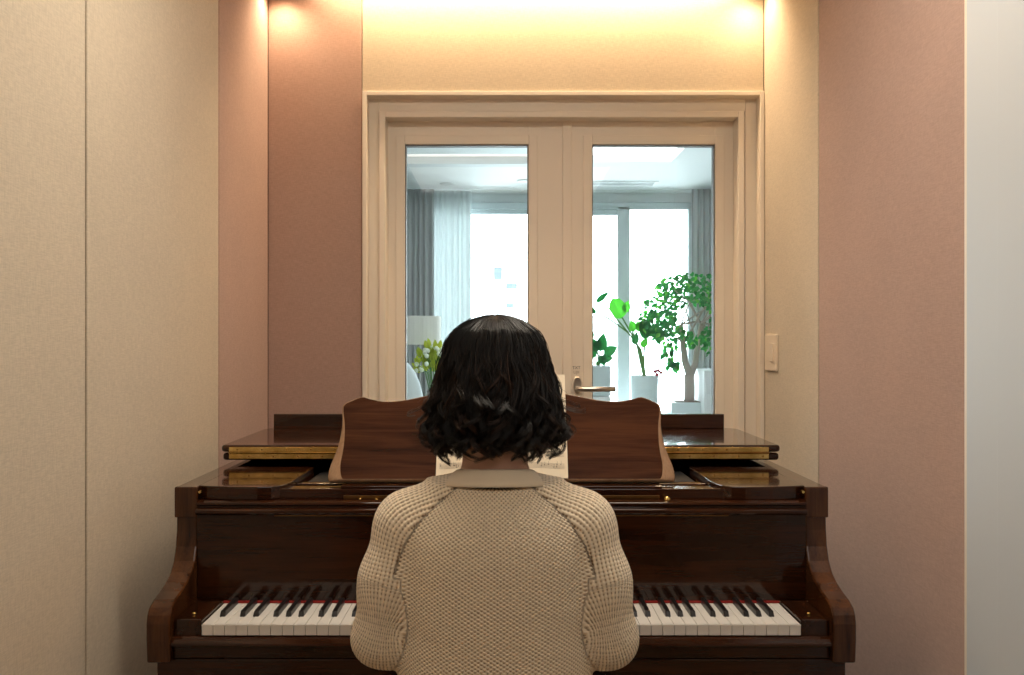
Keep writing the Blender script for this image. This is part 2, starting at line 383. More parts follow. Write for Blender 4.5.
# curtains
def curtain(name, lab, m, x0, x1, y, z0, z1, waves, amp, group=None, pleat=True):
    nx = waves*10; nz = 14; v = []; f = []
    for j in range(nz+1):
        tz = j/nz; z = z0+(z1-z0)*tz
        for i in range(nx+1):
            s_ = i/nx; a = amp*(.55+.45*(1-tz)); ph = waves*2*PI*s_+.5*math.sin(9*s_+2*(1-tz))
            v.append((x0+(x1-x0)*s_+.004*math.sin(13*s_), y+a*math.sin(ph), z))
    for j in range(nz):
        for i in range(nx):
            k = j*(nx+1)+i; f.append((k, k+1, k+nx+2, k+nx+1))
    me = bpy.data.meshes.new(name); me.from_pydata(v, [], f); o = link(name, me, m, None, True)
    md = o.modifiers.new('cloth', 'SOLIDIFY'); md.thickness = .002
    return tag(o, lab, 'curtain', group)
CG = mat('grey_curtain_cloth', (.50, .51, .51), .9); 
CS = bpy.data.materials.new('sheer_cloth'); CS.use_nodes = True; _t = CS.node_tree; _t.nodes.clear()
_o = _t.nodes.new('ShaderNodeOutputMaterial'); _m1 = _t.nodes.new('ShaderNodeMixShader'); _m2 = _t.nodes.new('ShaderNodeMixShader')
_tr = _t.nodes.new('ShaderNodeBsdfTransparent'); _df = _t.nodes.new('ShaderNodeBsdfDiffuse'); _tl = _t.nodes.new('ShaderNodeBsdfTranslucent')
for q_ in (_df, _tl): q_.inputs[0].default_value = (.88, .92, .92, 1)
_m1.inputs[0].default_value = .16; _m2.inputs[0].default_value = .925
_t.links.new(_df.outputs[0], _m1.inputs[1]); _t.links.new(_tl.outputs[0], _m1.inputs[2]); _t.links.new(_tr.outputs[0], _m2.inputs[1]); _t.links.new(_m1.outputs[0], _m2.inputs[2]); _t.links.new(_m2.outputs[0], _o.inputs[0])
curtain('grey_curtain', 'grey pleated curtain hanging left of the sheer curtain, behind the lamp', CG, X(380, 6.5), X(434, 6.5), 6.50, LF+.02, LC-.012, 9, .022)
curtain('grey_curtain', 'grey pleated curtain hanging at the right, behind the potted tree', CG, X(692, 6.5), X(752, 6.5), 6.50, LF+.02, LC-.012, 10, .022)
curtain('sheer_curtain', 'white sheer curtain hanging before the window between lamp and door stile', CS, X(432, 6.56), X(471, 6.56), 6.57, LF+.02, LC-.012, 7, .018)

# floor lamp, armchair, bouquet (seen through the left pane)
SHADE = mat('lamp_shade_cloth', (.80, .76, .70), .8, sub=0); YLp = 6.0
t = thing('table_lamp', 'white drum-shaded lamp in front of the grey curtain', 'lamp')
cx_ = X(441, YLp)-.19; sh = MB().lathe([(.19, 0), (.19, .188), (.186, .188), (.186, .0), (.19, 0)], (cx_, YLp, Z(345, YLp)), 40, cap=False)
sh.build('lamp_shade', SHADE, t)
MB().lathe([(.06, 0), (.065, .02), (.03, .04), (.055, .11), (.06, .17), (.03, .23), (.012, .26), (.01, .33)], (cx_, YLp, .72), 28).build('lamp_base', WHITE, t, smooth=True)
base_at(t, (cx_, YLp, .72))
t = thing('side_table', 'small round grey side table under the drum-shaded lamp', 'side table')
MB().lathe([(.24, .69), (.245, .70), (.245, .715), (.24, .72)], (cx_+.08, YLp-.08, 0), 36).build('table_top', mat('grey_table', (.42, .47, .48), .5), t)
MB().lathe([(.16, LF), (.16, LF+.015), (.02, LF+.03), (.02, .69)], (cx_+.08, YLp-.08, 0), 24).build('pedestal', mat('grey_table_leg', (.35, .38, .4), .5), t)
base_at(t, (cx_+.08, YLp-.08, LF))
ARMC = mat('white_boucle', (.80, .86, .88), .95)
t = thing('armchair', 'white rounded armchair left of the flower bouquet', 'armchair'); ax, ay = X(401, 5.0), 5.0
def blob(c, r, nu=24, nv=16, p=2.6):
    v = []; f = []
    for j in range(nv+1):
        a = -PI/2+PI*j/nv
        for i in range(nu):
            b = 2*PI*i/nu; sp = lambda w: math.copysign(abs(w)**(2/p), w)
            v.append((c[0]+r[0]*sp(math.cos(a))*sp(math.cos(b)), c[1]+r[1]*sp(math.cos(a))*sp(math.sin(b)), c[2]+r[2]*sp(math.sin(a))))
    for j in range(nv):
        for i in range(nu): f.append((j*nu+i, j*nu+(i+1) % nu, (j+1)*nu+(i+1) % nu, (j+1)*nu+i))
    return v, f
MB().add(*blob((ax-.10, ay, .80), (.235, .10, .42))).build('backrest', ARMC, t, smooth=True)
MB().add(*blob((ax-.10, ay+.30, .58), (.30, .30, .10))).build('seat', ARMC, t, smooth=True)
for s_ in (-1, 1): MB().add(*blob((ax-.10+s_*.26, ay+.22, .72), (.07, .28, .22))).build('armrest', ARMC, t, smooth=True)
MB().add(*blob((ax-.10, ay+.25, .38), (.30, .30, .13), p=5)).build('base', ARMC, t, smooth=True)
for sx in (-.2, .2):
    for sy in (.05, .45): MB().lathe([(.015, 0), (.02, .13)], (ax-.10+sx, ay+sy, LF), 12).build('leg', mat('leg_wood', (.3, .2, .12), .5), t)
base_at(t, (ax-.1, ay+.2, LF))
def leafmat(name, a, b):
    m = mat(name, a, .5); n = N(m); n.l(n.ramp(n.noise(9, (1, 1, 1), 2), [(.35, a), (.65, b)]), n.b.inputs['Base Color'])
    n.b.inputs['Transmission Weight'].default_value = 0
    t_ = m.node_tree; tl = t_.nodes.new('ShaderNodeBsdfTranslucent'); mx = t_.nodes.new('ShaderNodeMixShader'); mx.inputs[0].default_value = .5
    tl.inputs[0].default_value = (*[min(1, x*1.6) for x in b], 1); out = t_.nodes['Material Output']
    t_.links.new(n.b.outputs[0], mx.inputs[1]); t_.links.new(tl.outputs[0], mx.inputs[2]); t_.links.new(mx.outputs[0], out.inputs[0])
    return m
LEAF1 = leafmat('ficus_leaf', (.03, .16, .07), (.10, .36, .14)); LEAF2 = leafmat('lime_leaf', (.10, .36, .07), (.19, .48, .12)); LEAF3 = leafmat('dark_leaf', (.02, .12, .05), (.07, .26, .11))
LEAFY = leafmat('bouquet_leaf', (.22, .30, .04), (.50, .52, .10)); STEMM = mat('plant_stem', (.12, .26, .08), .6); BARK = mat('grey_bark', (.45, .38, .34), .9)
def leaf_geo(mb, base, tip, width, bend=.12, nrm=None, n=6, rnd=False, thick=.0012):
    base, tip = Vector(base), Vector(tip); d = tip-base; L = d.length; d.normalize()
    nrm = Vector(nrm) if nrm else Vector((random.uniform(-.6, .6), -1, random.uniform(-.3, .8)))
    s_ = d.cross(nrm).normalized(); nn = s_.cross(d).normalized(); v = []; f = []
    for i in range(n+1):
        t_ = i/n
        wv = width*(math.sqrt(max(0, 1-(2*t_-1)**2)) if rnd else math.sin(PI*t_**.75)**.9)
        c_ = base+d*L*t_-nn*bend*L*(t_**2)
        v += [c_-s_*wv*.5+nn*wv*.12, c_, c_+s_*wv*.5+nn*wv*.12]
    for i in range(n):
        k = i*3; f += [(k, k+1, k+4, k+3), (k+1, k+2, k+5, k+4)]
    mb.add(v, f)
def solid(o, th=.0012):
    md = o.modifiers.new('thick', 'SOLIDIFY'); md.thickness = th; return o
# bouquet
t = thing('flower_bouquet', 'yellow-green flower bouquet in a grey vase below the lamp shade', 'flowers'); bY = 5.7
bc = at(434, 366, bY)
MB().lathe([(.035, 0), (.055, .06), (.05, .12), (.035, .15), (.04, .165)], (bc.x+.0, bY, .72), 24).build('vase', mat('grey_vase', (.55, .62, .64), .3), t, smooth=True)
mb = MB(); ml = MB(); mw = MB()
for k in range(85):
    a = random.uniform(0, 2*PI); el = random.uniform(-.3, 1.4); r_ = random.uniform(.04, .13)
    pnt = Vector((bc.x+.9*r_*math.cos(a)*math.cos(el), bY+r_*math.sin(a)*math.cos(el), bc.z-.02+r_*math.sin(el)*1.1))
    dr = (pnt-Vector((bc.x, bY, bc.z-.1))).normalized(); leaf_geo(ml, pnt, pnt+dr*.06, .03)
for k in range(26):
    a = random.uniform(0, 2*PI); el = random.uniform(-.1, 1.4); r_ = .125
    pnt = Vector((bc.x+.9*r_*math.cos(a)*math.cos(el), bY+r_*math.sin(a)*math.cos(el), bc.z-.02+r_*math.sin(el)*1.1)); mw.add(*blob(pnt, (.015,)*3, 8, 6, 2))
    mb.tube([(bc.x, bY, .86), pnt*.5+Vector((bc.x, bY, bc.z))*.5-Vector((0, 0, .03)), pnt], .002, 5)
mb.build('stems', STEMM, t); solid(ml.build('foliage', LEAFY, t)); mw.build('blossoms', mat('blossom', (.85, .88, .72), .8), t, smooth=True)
base_at(t, (bc.x, bY, .72))

# plant console with pots (seen through the right pane)
CT = .80
t = thing('console', 'low white console under the window carrying the potted plants', 'console')
bx('console_top', WHITE, (.50, 2.0, 5.86, 6.36, CT-.03, CT), t, .003)
bx('carcass', WHITE, (.52, 1.98, 5.88, 6.34, LF, CT-.03), t, .002)
for k in range(3): bx('cabinet_door', WHITE, (.53+k*.485, 1.005+k*.485, 5.865, 5.88, LF+.05, CT-.045), t, .003)
base_at(t, (1.25, 6.1, LF))
PY = 6.1
POT = mat('white_glazed_pot', (.70, .78, .79), .35); SOIL = mat('potting_soil', (.10, .07, .05), .95)
def pot(t, c, r0, r1, h, m=POT):
    MB().lathe([(r0, 0), (r1, h), (r1-.008, h), (r1-.012, h-.02), (.0001, h-.02)], c, 36, cap=False).build('pot', m, t)
    MB().lathe([(.0001, h-.018), (r1-.014, h-.018)], c, 24, cap=False).build('soil', SOIL, t)
# monstera-like plant
t = thing('potted_plant', 'lime-leaved plant with long arching stems in a tall white round pot', 'plant')
pc = at(644, 376, PY); pot(t, (pc.x, PY, CT), .088, .098, pc.z-CT)
mb = MB(); md_ = MB(); base = Vector((pc.x, PY, pc.z-.02))
def stem(pts, r_=.009):
    P = [Vector(q) for q in pts]; out = []
    for i in range(len(P)-1):
        for k in range(4): out.append(P[i].lerp(P[i+1], k/4))
    out.append(P[-1]); mb.tube(out, [r_*(1-.5*i/len(out)) for i in range(len(out))], 7)
stem([base, at(640, 352, PY), at(632, 335, PY), at(622, 318, PY-.05)]); stem([base+Vector((.01, 0, 0)), at(641, 350, PY), at(628, 333, PY), at(610, 320, PY), at(596, 312, PY)], .007)
stem([base, at(644, 355, PY), at(645, 335, PY), at(650, 322, PY)], .008); stem([base, at(637, 345, PY+.05), at(632, 330, PY), at(634, 322, PY)], .008)
stem([base, at(648, 360, PY), at(660, 345, PY), at(664, 330, PY)], .003); stem([at(628, 333, PY), at(613, 315, PY), at(603, 300, PY)], .006)
ml = MB(); lf = [((622, 319), (613, 299), .115, LEAF2), ((624, 313), (629, 301), .06, LEAF2), ((596, 303), (609, 292), .04, LEAF3), ((596, 314), (585, 305), .04, LEAF3),
    ((634, 332), (631, 321), .06, LEAF2), ((638, 329), (643, 321), .05, LEAF2), ((640, 332), (637, 322), .05, LEAF2), ((646, 340), (644, 320), .085, LEAF3), ((652, 338), (657, 324), .07, LEAF3), ((642, 348), (647, 338), .05, LEAF2), ((645, 336), (648, 322), .07, LEAF3), ((634, 345), (637, 333), .05, LEAF3), ((660, 345), (655, 332), .045, LEAF3), ((666, 330), (664, 318), .045, LEAF3)]
for kind_, nm in ((LEAF2, 'leaves'), (LEAF3, 'leaves')):
    ml = MB()
    for a, b, w_, k_ in lf:
        if k_ is kind_: leaf_geo(ml, at(*a, PY-.03), at(*b, PY-.06), w_, .1, (.1, -1, .25), 8, rnd=w_ > .06)
    solid(ml.build(nm, kind_, t))
mb.build('stems', STEMM, t, smooth=True)
fl = MB()
for dx, dy in ((655, 372), (658, 371), (661, 373), (657, 375)): fl.add(*blob(at(dx, dy, PY-.08), (.014, .014, .012), 8, 6, 2))
fl.build('red_blooms', mat('red_bloom', (.35, .02, .04), .6), t, smooth=True)
base_at(t, (pc.x, PY, CT))
# small plant in square planter on a stand
t = thing('small_potted_plant', 'small dark-leaved plant in a square pale planter beside the door handle', 'plant')
sY = 5.95; sc_ = at(598, 385, sY); zt = Z(366, sY); x0, x1 = X(584, sY), X(609, sY)
bx('planter', mat('pale_planter', (.60, .68, .69), .5), (x0, x1, sY-.08, sY+.08, CT+.135, zt), t, .004)
bx('planter_base', WHITE, (x0, x1, sY-.08, sY+.08, CT, CT+.13), t, .004)
mb = MB(); ml = MB()
for a, b, w_ in (((600, 352), (604, 334), .075), ((604, 355), (617, 347), .07), ((600, 356), (605, 366), .06), ((598, 352), (590, 338), .07), ((596, 357), (588, 350), .07), ((601, 360), (613, 358), .06), ((596, 350), (600, 340), .06), ((592, 340), (586, 328), .06)):
    leaf_geo(ml, at(*a, sY-.02), at(*b, sY-.04), w_, .15, (.1, -1, .3), 7); mb.tube([at(599, 364, sY), at((599+a[0])/2, a[1]+4, sY), at(*a, sY-.02)], .003, 6)
mb.tube([at(598, 368, sY), at(598, 362, sY)], .014, 14)
solid(ml.build('leaves', LEAF3, t)); mb.build('stems', STEMM, t, smooth=True); base_at(t, (sc_.x, sY, CT))
# tree
t = thing('potted_tree', 'leafy green tree with a forked trunk in a shallow square white tray', 'plant')
tx = X(690, PY); bx('pot', POT, (X(671.5, PY-.1), X(702, PY-.1), PY-.10, PY+.10, CT, Z(402, PY)), t, .005)
bx('soil', SOIL, (X(674, PY), X(699, PY), PY-.085, PY+.085, Z(402, PY)-.001, Z(402, PY)+.004), t, 0)
mb = MB()
def limb(pts, r0, r1):
    P = [at(a, b, PY+c_) for a, b, c_ in pts]; out = []
    for i in range(len(P)-1):
        for k in range(5): out.append(P[i].lerp(P[i+1], k/5))
    out.append(P[-1]); mb.tube(out, [r0+(r1-r0)*i/len(out) for i in range(len(out))], 10)
limb([(689, 403, 0), (689.5, 388, 0), (689, 375, 0)], .036, .034); limb([(690, 377, 0), (685, 362, 0), (683, 345, -.03), (681, 325, -.04)], .027, .014)
limb([(690, 377, 0), (695, 365, .02), (698, 345, .03), (701, 325, .05)], .025, .013)
tips = [(683, 345, -.03), (698, 345, .03), (681, 325, -.04), (701, 325, .05)]
for i in range(15):
    s0 = random.choice(tips); a = random.uniform(0, 2*PI); tgt = (692+48*math.cos(a)*random.uniform(.5, 1), 318-36*math.sin(a)*random.uniform(.4, 1), random.uniform(-.28, .28))
    mid = ((s0[0]+tgt[0])/2+random.uniform(-4, 4), (s0[1]+tgt[1])/2-6, (s0[2]+tgt[2])/2); limb([s0, mid, tgt], .006, .002)
mb.build('trunk', BARK, t, smooth=True)
for M_, cnt in ((LEAF1, 560), (LEAF2, 170), (LEAF3, 230)):
    ml = MB()
    for k in range(cnt):
        while True:
            a = random.uniform(0, 2*PI); rr = random.uniform(.15, 1)**.6; px = 694+52*math.cos(a)*rr; py = 318+46*math.sin(a)*rr
            if py > 348 and px < 706: continue
            if py > 338 and rng.uniform() < .5: continue
            if py < 300 and px < 655 : continue
            if px < 662 and py > 338: continue
            break
        dep = random.uniform(-.30, .25)*math.sqrt(max(.05, 1-rr*rr*.7)); b = at(px, py, PY+dep); L = random.uniform(.026, .044)
        dr = Vector((random.uniform(-1, 1), random.uniform(-.5, .5), random.uniform(-1.1, .3))).normalized(); leaf_geo(ml, b, b+dr*L, L*.66, .15, n=4)
    for (cx0, cy0) in ((668, 352), (672, 362), (676, 366), (663, 330), (655, 315)):
        for k in range(5 if M_ is LEAF1 else 1):
            b = at(cx0+random.uniform(-5, 5), cy0+random.uniform(-5, 4), PY-.1); leaf_geo(ml, b, b+Vector((random.uniform(-.03, .03), 0, -.045)), .034, n=4)
    solid(ml.build('foliage', M_, t))
base_at(t, (tx, PY, CT))
t = thing('white_cabinet', 'white box cabinet on the console right of the potted tree', 'cabinet')
cx0 = X(702.5, 5.95); bx('cabinet_body', WHITE, (cx0, 1.95, 5.90, 6.3, CT, Z(371, 5.92)), t, .004)
for k in range(2): bx('drawer', WHITE, (cx0+.012, 1.94, 5.888, 5.90, CT+.012+k*.14, CT+.145+k*.14), t, .002)
base_at(t, (cx0+.3, 6.1, CT))

# ------------------------------------------------------------------ PIANO
P = thing('grand_piano', 'dark polished mahogany grand piano with lid flap folded back, before the doors', 'piano')
# side arms: S-curved cheeks running up to the rim posts
prof = [(1.826, .655), (1.822, .70), (1.822, .735), (1.826, .752), (1.836, .765), (1.860, .775), (1.893, .782), (1.927, .792), (1.955, .806), (1.974, .826), (1.986, .855), (1.992, .89), (1.994, .93),
        (2.02, .93), (2.02, .655)]
for s_ in (-1, 1):
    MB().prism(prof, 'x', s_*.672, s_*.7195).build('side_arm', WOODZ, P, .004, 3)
    a, b = sorted((s_*.671, s_*.7225)); bx('arm_cap', WOODZ, (a, b, 1.987, 2.001, .918, .986), P, .003)
# curved case (rim) with bentside on the treble side
outl = [(-.72, 2.0)]+[(-.72, 2.0+.12*k) for k in range(1, 9)]
tail = []
for k in range(0, 9):
    a = PI-PI*k/8*.5; tail.append((-.56+.16*math.cos(a), 3.06+.16*math.sin(a)))
tail += [(-.30, 3.22), (-.12, 3.205)]
bent = []
for k in range(0, 17):
    t_ = k/16; x = -.12+.84*(t_**1.0); y = 3.19-.58*(3*t_**2-2*t_**3) if t_ < 1 else 2.61
    bent.append((x, y))
pts = outl+tail+bent+[(.72, 2.45), (.72, 2.3), (.72, 2.0)]
def inset(pts, d):
    out = []; n = len(pts)
    for i in range(n):
        a = Vector(pts[max(i-1, 0)]); b = Vector(pts[min(i+1, n-1)]); tg = (b-a).normalized(); out.append((pts[i][0]+tg.y*d, pts[i][1]-tg.x*d))
    return out
inn = inset(pts, .045)
n = len(pts); v = []; f = []
for q, z in ((pts, .60), (pts, .985), (inn, .985), (inn, .60)): v += [(a, b, z) for a, b in q]
for r_ in range(4):
    for i in range(n-1): f.append((r_*n+i, r_*n+i+1, ((r_+1) % 4)*n+i+1, ((r_+1) % 4)*n+i))
f += [(0, n, 2*n, 3*n), (n-1, 4*n-1, 3*n-1, 2*n-1)]
MB().add(v, f).build('rim', WOODY, P, .003, 2)
# soundboard / inner deck closing the case
MB().prism([(a*.97, b) for a, b in inn], 'z', .84, .86).build('pin_block', BLACK, P)
# keybed, keyslip
bx('key_bed', WOOD, (-.705, .705, 1.842, 2.2, .60, .658), P, .003)
ks = [(1.842, .660), (1.842, .684), (1.828, .6865), (1.825, .690), (1.826, .694), (1.833, .7015), (1.839, .705), (1.850, .705), (1.850, .660)]
MB().prism(ks, 'x', -.671, .671).build('keyslip', WOOD, P, .0012, 2)
for s_ in (-1, 1):
    a, b = sorted((s_*.6145, s_*.671)); bx('key_block', WOODY, (a, b, 1.845, 1.98, .66, .738), P, .003)
    MB().lathe([(.0045, 0), (.0045, .003), (.002, .0045)], (s_*.642, 1.88, .738), 14).build('screw', BRASS, P, smooth=True)
# keys
KW = 1.225/52; y0k, y1k = 1.838, 2.02
wk = MB(); zt = .7295
wk.add([(-.0112, y0k, zt-.022), (.0112, y0k, zt-.022), (.0112, y1k, zt-.022), (-.0112, y1k, zt-.022), (-.0112, y0k, zt), (.0112, y0k, zt), (.0112, y1k, zt), (-.0112, y1k, zt)],
       [(0,3,2,1), (4,5,6,7), (0,1,5,4), (1,2,6,5), (2,3,7,6), (3,0,4,7)])
wk.box(-.0114, .0114, y0k-.0012, y0k+.004, zt-.0025, zt)
w0 = None
for i in range(52):
    x = -.6125+KW*(i+.5)
    if w0 is None: w0 = wk.build('white_key', IVORY, P, .0007, 2); w0.location.x = x
    else:
        o = w0.copy(); COL.objects.link(o); o.parent = P; o.location.x = x
b0 = None; zb = zt+.0125
bk = MB().add([(-.0062, 1.888, zt-.004), (.0062, 1.888, zt-.004), (.0062, y1k, zt-.004), (-.0062, y1k, zt-.004), (-.0048, 1.896, zb-.0015), (.0048, 1.896, zb-.0015), (.0048, y1k, zb), (-.0048, y1k, zb)],
       [(0,3,2,1), (4,5,6,7), (0,1,5,4), (1,2,6,5), (2,3,7,6), (3,0,4,7)])
OFF = {1: 0, 3: -.0022, 4: .0022, 6: -.003, 0: .003, 7: 0}
for i in range(51):
    nk = i % 7     # A B C D E F G
    if nk in (1, 4): continue      # after B and E none
    off = {0: .0028, 2: -.0022, 3: .0022, 5: -.0028, 6: 0}[nk]
    x = -.6125+KW*(i+1)+off
    if b0 is None: b0 = bk.build('black_key', EBONY, P, .0014, 2); b0.location.x = x
    else:
        o = b0.copy(); COL.objects.link(o); o.parent = P; o.location.x = x
bx('key_felt', FELT, (-.6135, .6135, 1.984, 1.989, .7305, .7345), P, 0)
# fallboard
fb = [(1.989, .7335), (1.986, .928), (2.002, .928), (2.005, .7335)]
MB().prism(fb, 'x', -.672, .672).build('fallboard', WOOD, P, .0015)
# rounded nosing rail over the fallboard
nr = [(1.980, .925), (1.974, .930), (1.974, .936), (1.980, .940), (1.986, .941), (1.986, .944), (1.980, .947), (1.980, .952), (1.987, .956), (2.03, .956), (2.03, .925)]
MB().prism(nr, 'x', -.672, .672).build('fallboard_rail', WOOD, P, .0008)
bx('hinge_strip', mat('antique_hinge', (.20, .11, .04), .35, metal=1), (-.5, .5, 1.982, 1.988, .9225, .9255), P, 0)
bx('front_rail', WOOD, (-.672, .672, 2.008, 2.05, .955, .9785), P, .002)
bx('desk_shelf', BLACK, (-.47, .47, 2.05, 2.36, .955, .966), P, .002)
bx('cross_rail', WOOD, (-.478, .478, 2.10, 2.125, .966, .975), P, .002)
# side shelves (candle shelves) left and right of the desk, rounded inner front corner
for s_ in (-1, 1):
    oc = [(.655, 2.003), (.600, 1.992), (.540, 1.990), (.510, 1.995), (.492, 2.010), (.484, 2.035), (.480, 2.07), (.480, 2.30), (.676, 2.30), (.676, 2.010)]
    MB().prism([(s_*a, b) for a, b in oc], 'z', .956, .9855).build('side_shelf', WOOD, P, .002)
    MB().tube([(s_*.666, 1.996, .975), (s_*.666, 1.985, .975)], .003, 12).build('pin', BRASS, P)
# brass stop knobs on the rail
for px in (362, 378):
    c_ = at(px, 500, 2.0); MB().tube([c_+Vector((0, .02, 0)), c_+Vector((0, -.004, 0)), c_+Vector((.001, -.010, .003))], [.003, .0032, .0022], 12).build('brass_stop', BRASS, P, smooth=True)
for px in (668,):
    c_ = at(px, 499, 2.0); MB().tube([c_+Vector((0, .02, 0)), c_+Vector((0, -.004, 0)), c_+Vector((0, -.014, 0))], [.003, .006, .0065], 14).build('brass_stop', BRASS, P, smooth=True)
SLM = mat('rail_glint', (.22, .12, .045), .35, metal=1)
bx('glint_strip', SLM, (.10, .352, 2.0045, 2.0085, .957, .964), P, .0005); bx('glint_strip', SLM, (-.352, -.10, 2.0045, 2.0085, .957, .964), P, .0005)  # metal strips stand in for gold reflections on the rail
# music desk: scalloped board leaning back, bevelled edge
DT = math.radians(27); d0 = Vector((0, 2.055, .9785)); du = Vector((0, math.sin(DT), math.cos(DT))); dn = Vector((0, -math.cos(DT), math.sin(DT)))
def desk_uv(px, py):
    # ray through the pixel meets the desk plane
    r_ = Vector(((px-CX)/F, 1, -(py-338)/F)); o_ = Vector((0, 0, CZ)); k = (d0+dn*.012-o_).dot(dn)/r_.dot(dn); q = o_+r_*k; return (q.x, (q-d0).dot(du))
ctrl = [(675.5, 482), (677, 477), (674.5, 466), (669, 453), (665, 440), (662.6, 425), (662.6, 411), (661, 405.5), (655, 402), (643, 397.8), (634, 400), (618, 402), (600, 400.8), (583, 397.5), (567, 394.5), (545, 390.5), (525, 387.5), (503, 386)]
R_ = [desk_uv(*q) for q in ctrl]; outline = R_+[(-x, y) for x, y in R_[::-1][1:]]
def dense(p, n=4):
    out = []
    for i in range(len(p)-1):
        a = Vector(p[max(i-1, 0)]); b = Vector(p[i]); c_ = Vector(p[i+1]); d = Vector(p[min(i+2, len(p)-1)])
        for k in range(n):
            t_ = k/n; out.append(tuple(.5*((2*b)+(-a+c_)*t_+(2*a-5*b+4*c_-d)*t_**2+(-a+3*b-3*c_+d)*t_**3)))
    out.append(p[-1]); return out
hv = max(y for x, y in outline); outline = dense(outline)
def desk_pt(u, v_, w_): return Vector((u, 0, 0))+d0+du*v_+dn*w_
n = len(outline); V = []; Fc = []
fr = []                                       # face outline (inset more towards the flared foot)
for i, (x, y) in enumerate(outline):
    t_ = min(1, max(0, y/hv)); side = abs(x) > .30
    w_ = (.003+.034*(1-t_)**2.2) if side else .003
    fr.append((math.copysign(max(0, abs(x)-w_), x) if side else x, max(.009, min(y, hv)-(.004 if not side else .004*t_))))
V += [desk_pt(a, b, 0) for a, b in outline]
NR = 7
for k_ in range(NR):                          # quarter-round edge
    a_ = PI/2*k_/(NR-1); m1, m2_ = 1-math.cos(a_), math.sin(a_)
    V += [desk_pt(o_[0]*(1-m1)+f_[0]*m1, o_[1]*(1-m1)+f_[1]*m1, .007+.012*m2_) for o_, f_ in zip(outline, fr)]
for r_ in range(NR):
    for i in range(n): Fc.append((r_*n+i, r_*n+(i+1) % n, (r_+1)*n+(i+1) % n, (r_+1)*n+i))
Fc += [tuple(range(n))[::-1], tuple(range(NR*n, (NR+1)*n))]
DK = MB().add(V, Fc).build('music_desk', DESKW, P, 0, smooth=True); DK.data.materials.append(GLAREW)
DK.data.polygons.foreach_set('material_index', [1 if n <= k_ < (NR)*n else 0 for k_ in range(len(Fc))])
DK.data.polygons[len(Fc)-1].use_smooth = False; DK.data.polygons[len(Fc)-2].use_smooth = False
bx('desk_prop', WOOD, (-.25, -.23, 2.18, 2.20, .966, 1.09), P, .001); bx('desk_prop', WOOD, (.23, .25, 2.18, 2.20, .966, 1.09), P, .001)
bx('desk_ledge', WOOD, (-.36, .36, 2.012, 2.052, .9785, .984), P, .0015)
# lid: main lid, folded-back flap, brass hinge between
def bull(y0, y1, z0, z1, k=6):
    r_ = (z1-z0)/2; zc = (z0+z1)/2; out = [(y1, z0), (y1, z1)]
    out += [(y0+r_-r_*math.sin(PI*i/k), zc+r_*math.cos(PI*i/k)) for i in range(k+1)]
    return out
mlid = [(a*1.006, b+.012 if b > 2.6 else b) for a, b in pts if b > 2.36]
lid = [(-.724, 2.335)]+[q for q in mlid]+[(.720, 2.335)]
MB().prism(lid, 'z', .9975, 1.0165).build('lid', WOOD, P, .007, 4)
def roundrect(x0, x1, y0, y1, r_, k=6):
    out = []
    for cx_, cy_, a0 in ((x1-r_, y0+r_, -PI/2), (x1-r_*4, y1-r_*4, 0), (x0+r_*4, y1-r_*4, PI/2), (x0+r_, y0+r_, PI)):
        rr = r_ if cy_ < (y0+y1)/2 else r_*4
        for i in range(k+1): a = a0+PI/2*i/k; out.append((cx_+rr*math.cos(a), cy_+rr*math.sin(a)))
    return out
MB().prism(roundrect(-.7245, .720, 2.320, 2.77, .012), 'z', 1.0205, 1.0385).build('lid_flap', WOOD, P, .007, 4)
bx('hinge', BRASS, (-.702, .688, 2.3165, 2.34, 1.0215, 1.0335), P, .0008); HG = bpy.data.objects['hinge']; bx('hinge', BRASS, (-.702, .688, 2.3165, 2.34, 1.0035, 1.0165), P, .0008)
MB().tube([(-.702, 2.3155, 1.0195), (.688, 2.3155, 1.0195)], .0028, 10).build('hinge_pin', BRASS, P, smooth=True)
scr = MB(); lathe_y(scr, [(.0001, .0015), (.0024, .0012), (.003, 0)], (0, 0, 0), 8)
sc0 = scr.build('hinge_screw', mat('dark_brass', (.35, .2, .06), .4, metal=1), HG)
for k in range(44):
    o = sc0 if k == 0 else sc0.copy()
    if k: COL.objects.link(o); o.parent = HG
    o.location = (-.68+(k//2)*.063+(.03 if k % 2 else 0), 2.3165, 1.010 if k % 2 else 1.0275)
bx('rear_panel', WOOD, (X(275, 2.745), X(725, 2.745), 2.742, 2.762, 1.0385, Z(414.6, 2.745)), P, .0015)
for x, y in ((-.62, 2.02), (.62, 2.02), (-.30, 3.0)):
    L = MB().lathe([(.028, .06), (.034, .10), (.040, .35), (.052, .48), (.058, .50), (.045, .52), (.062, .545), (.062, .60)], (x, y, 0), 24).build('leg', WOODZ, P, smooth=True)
    MB().lathe([(.012, .0), (.022, .01), (.026, .03), (.022, .05), (.012, .062)], (x, y, 0), 16).build('caster', BRASS, L, smooth=True)
base_at(P, (0, 2.4, 0)); P.location.x = -.0035

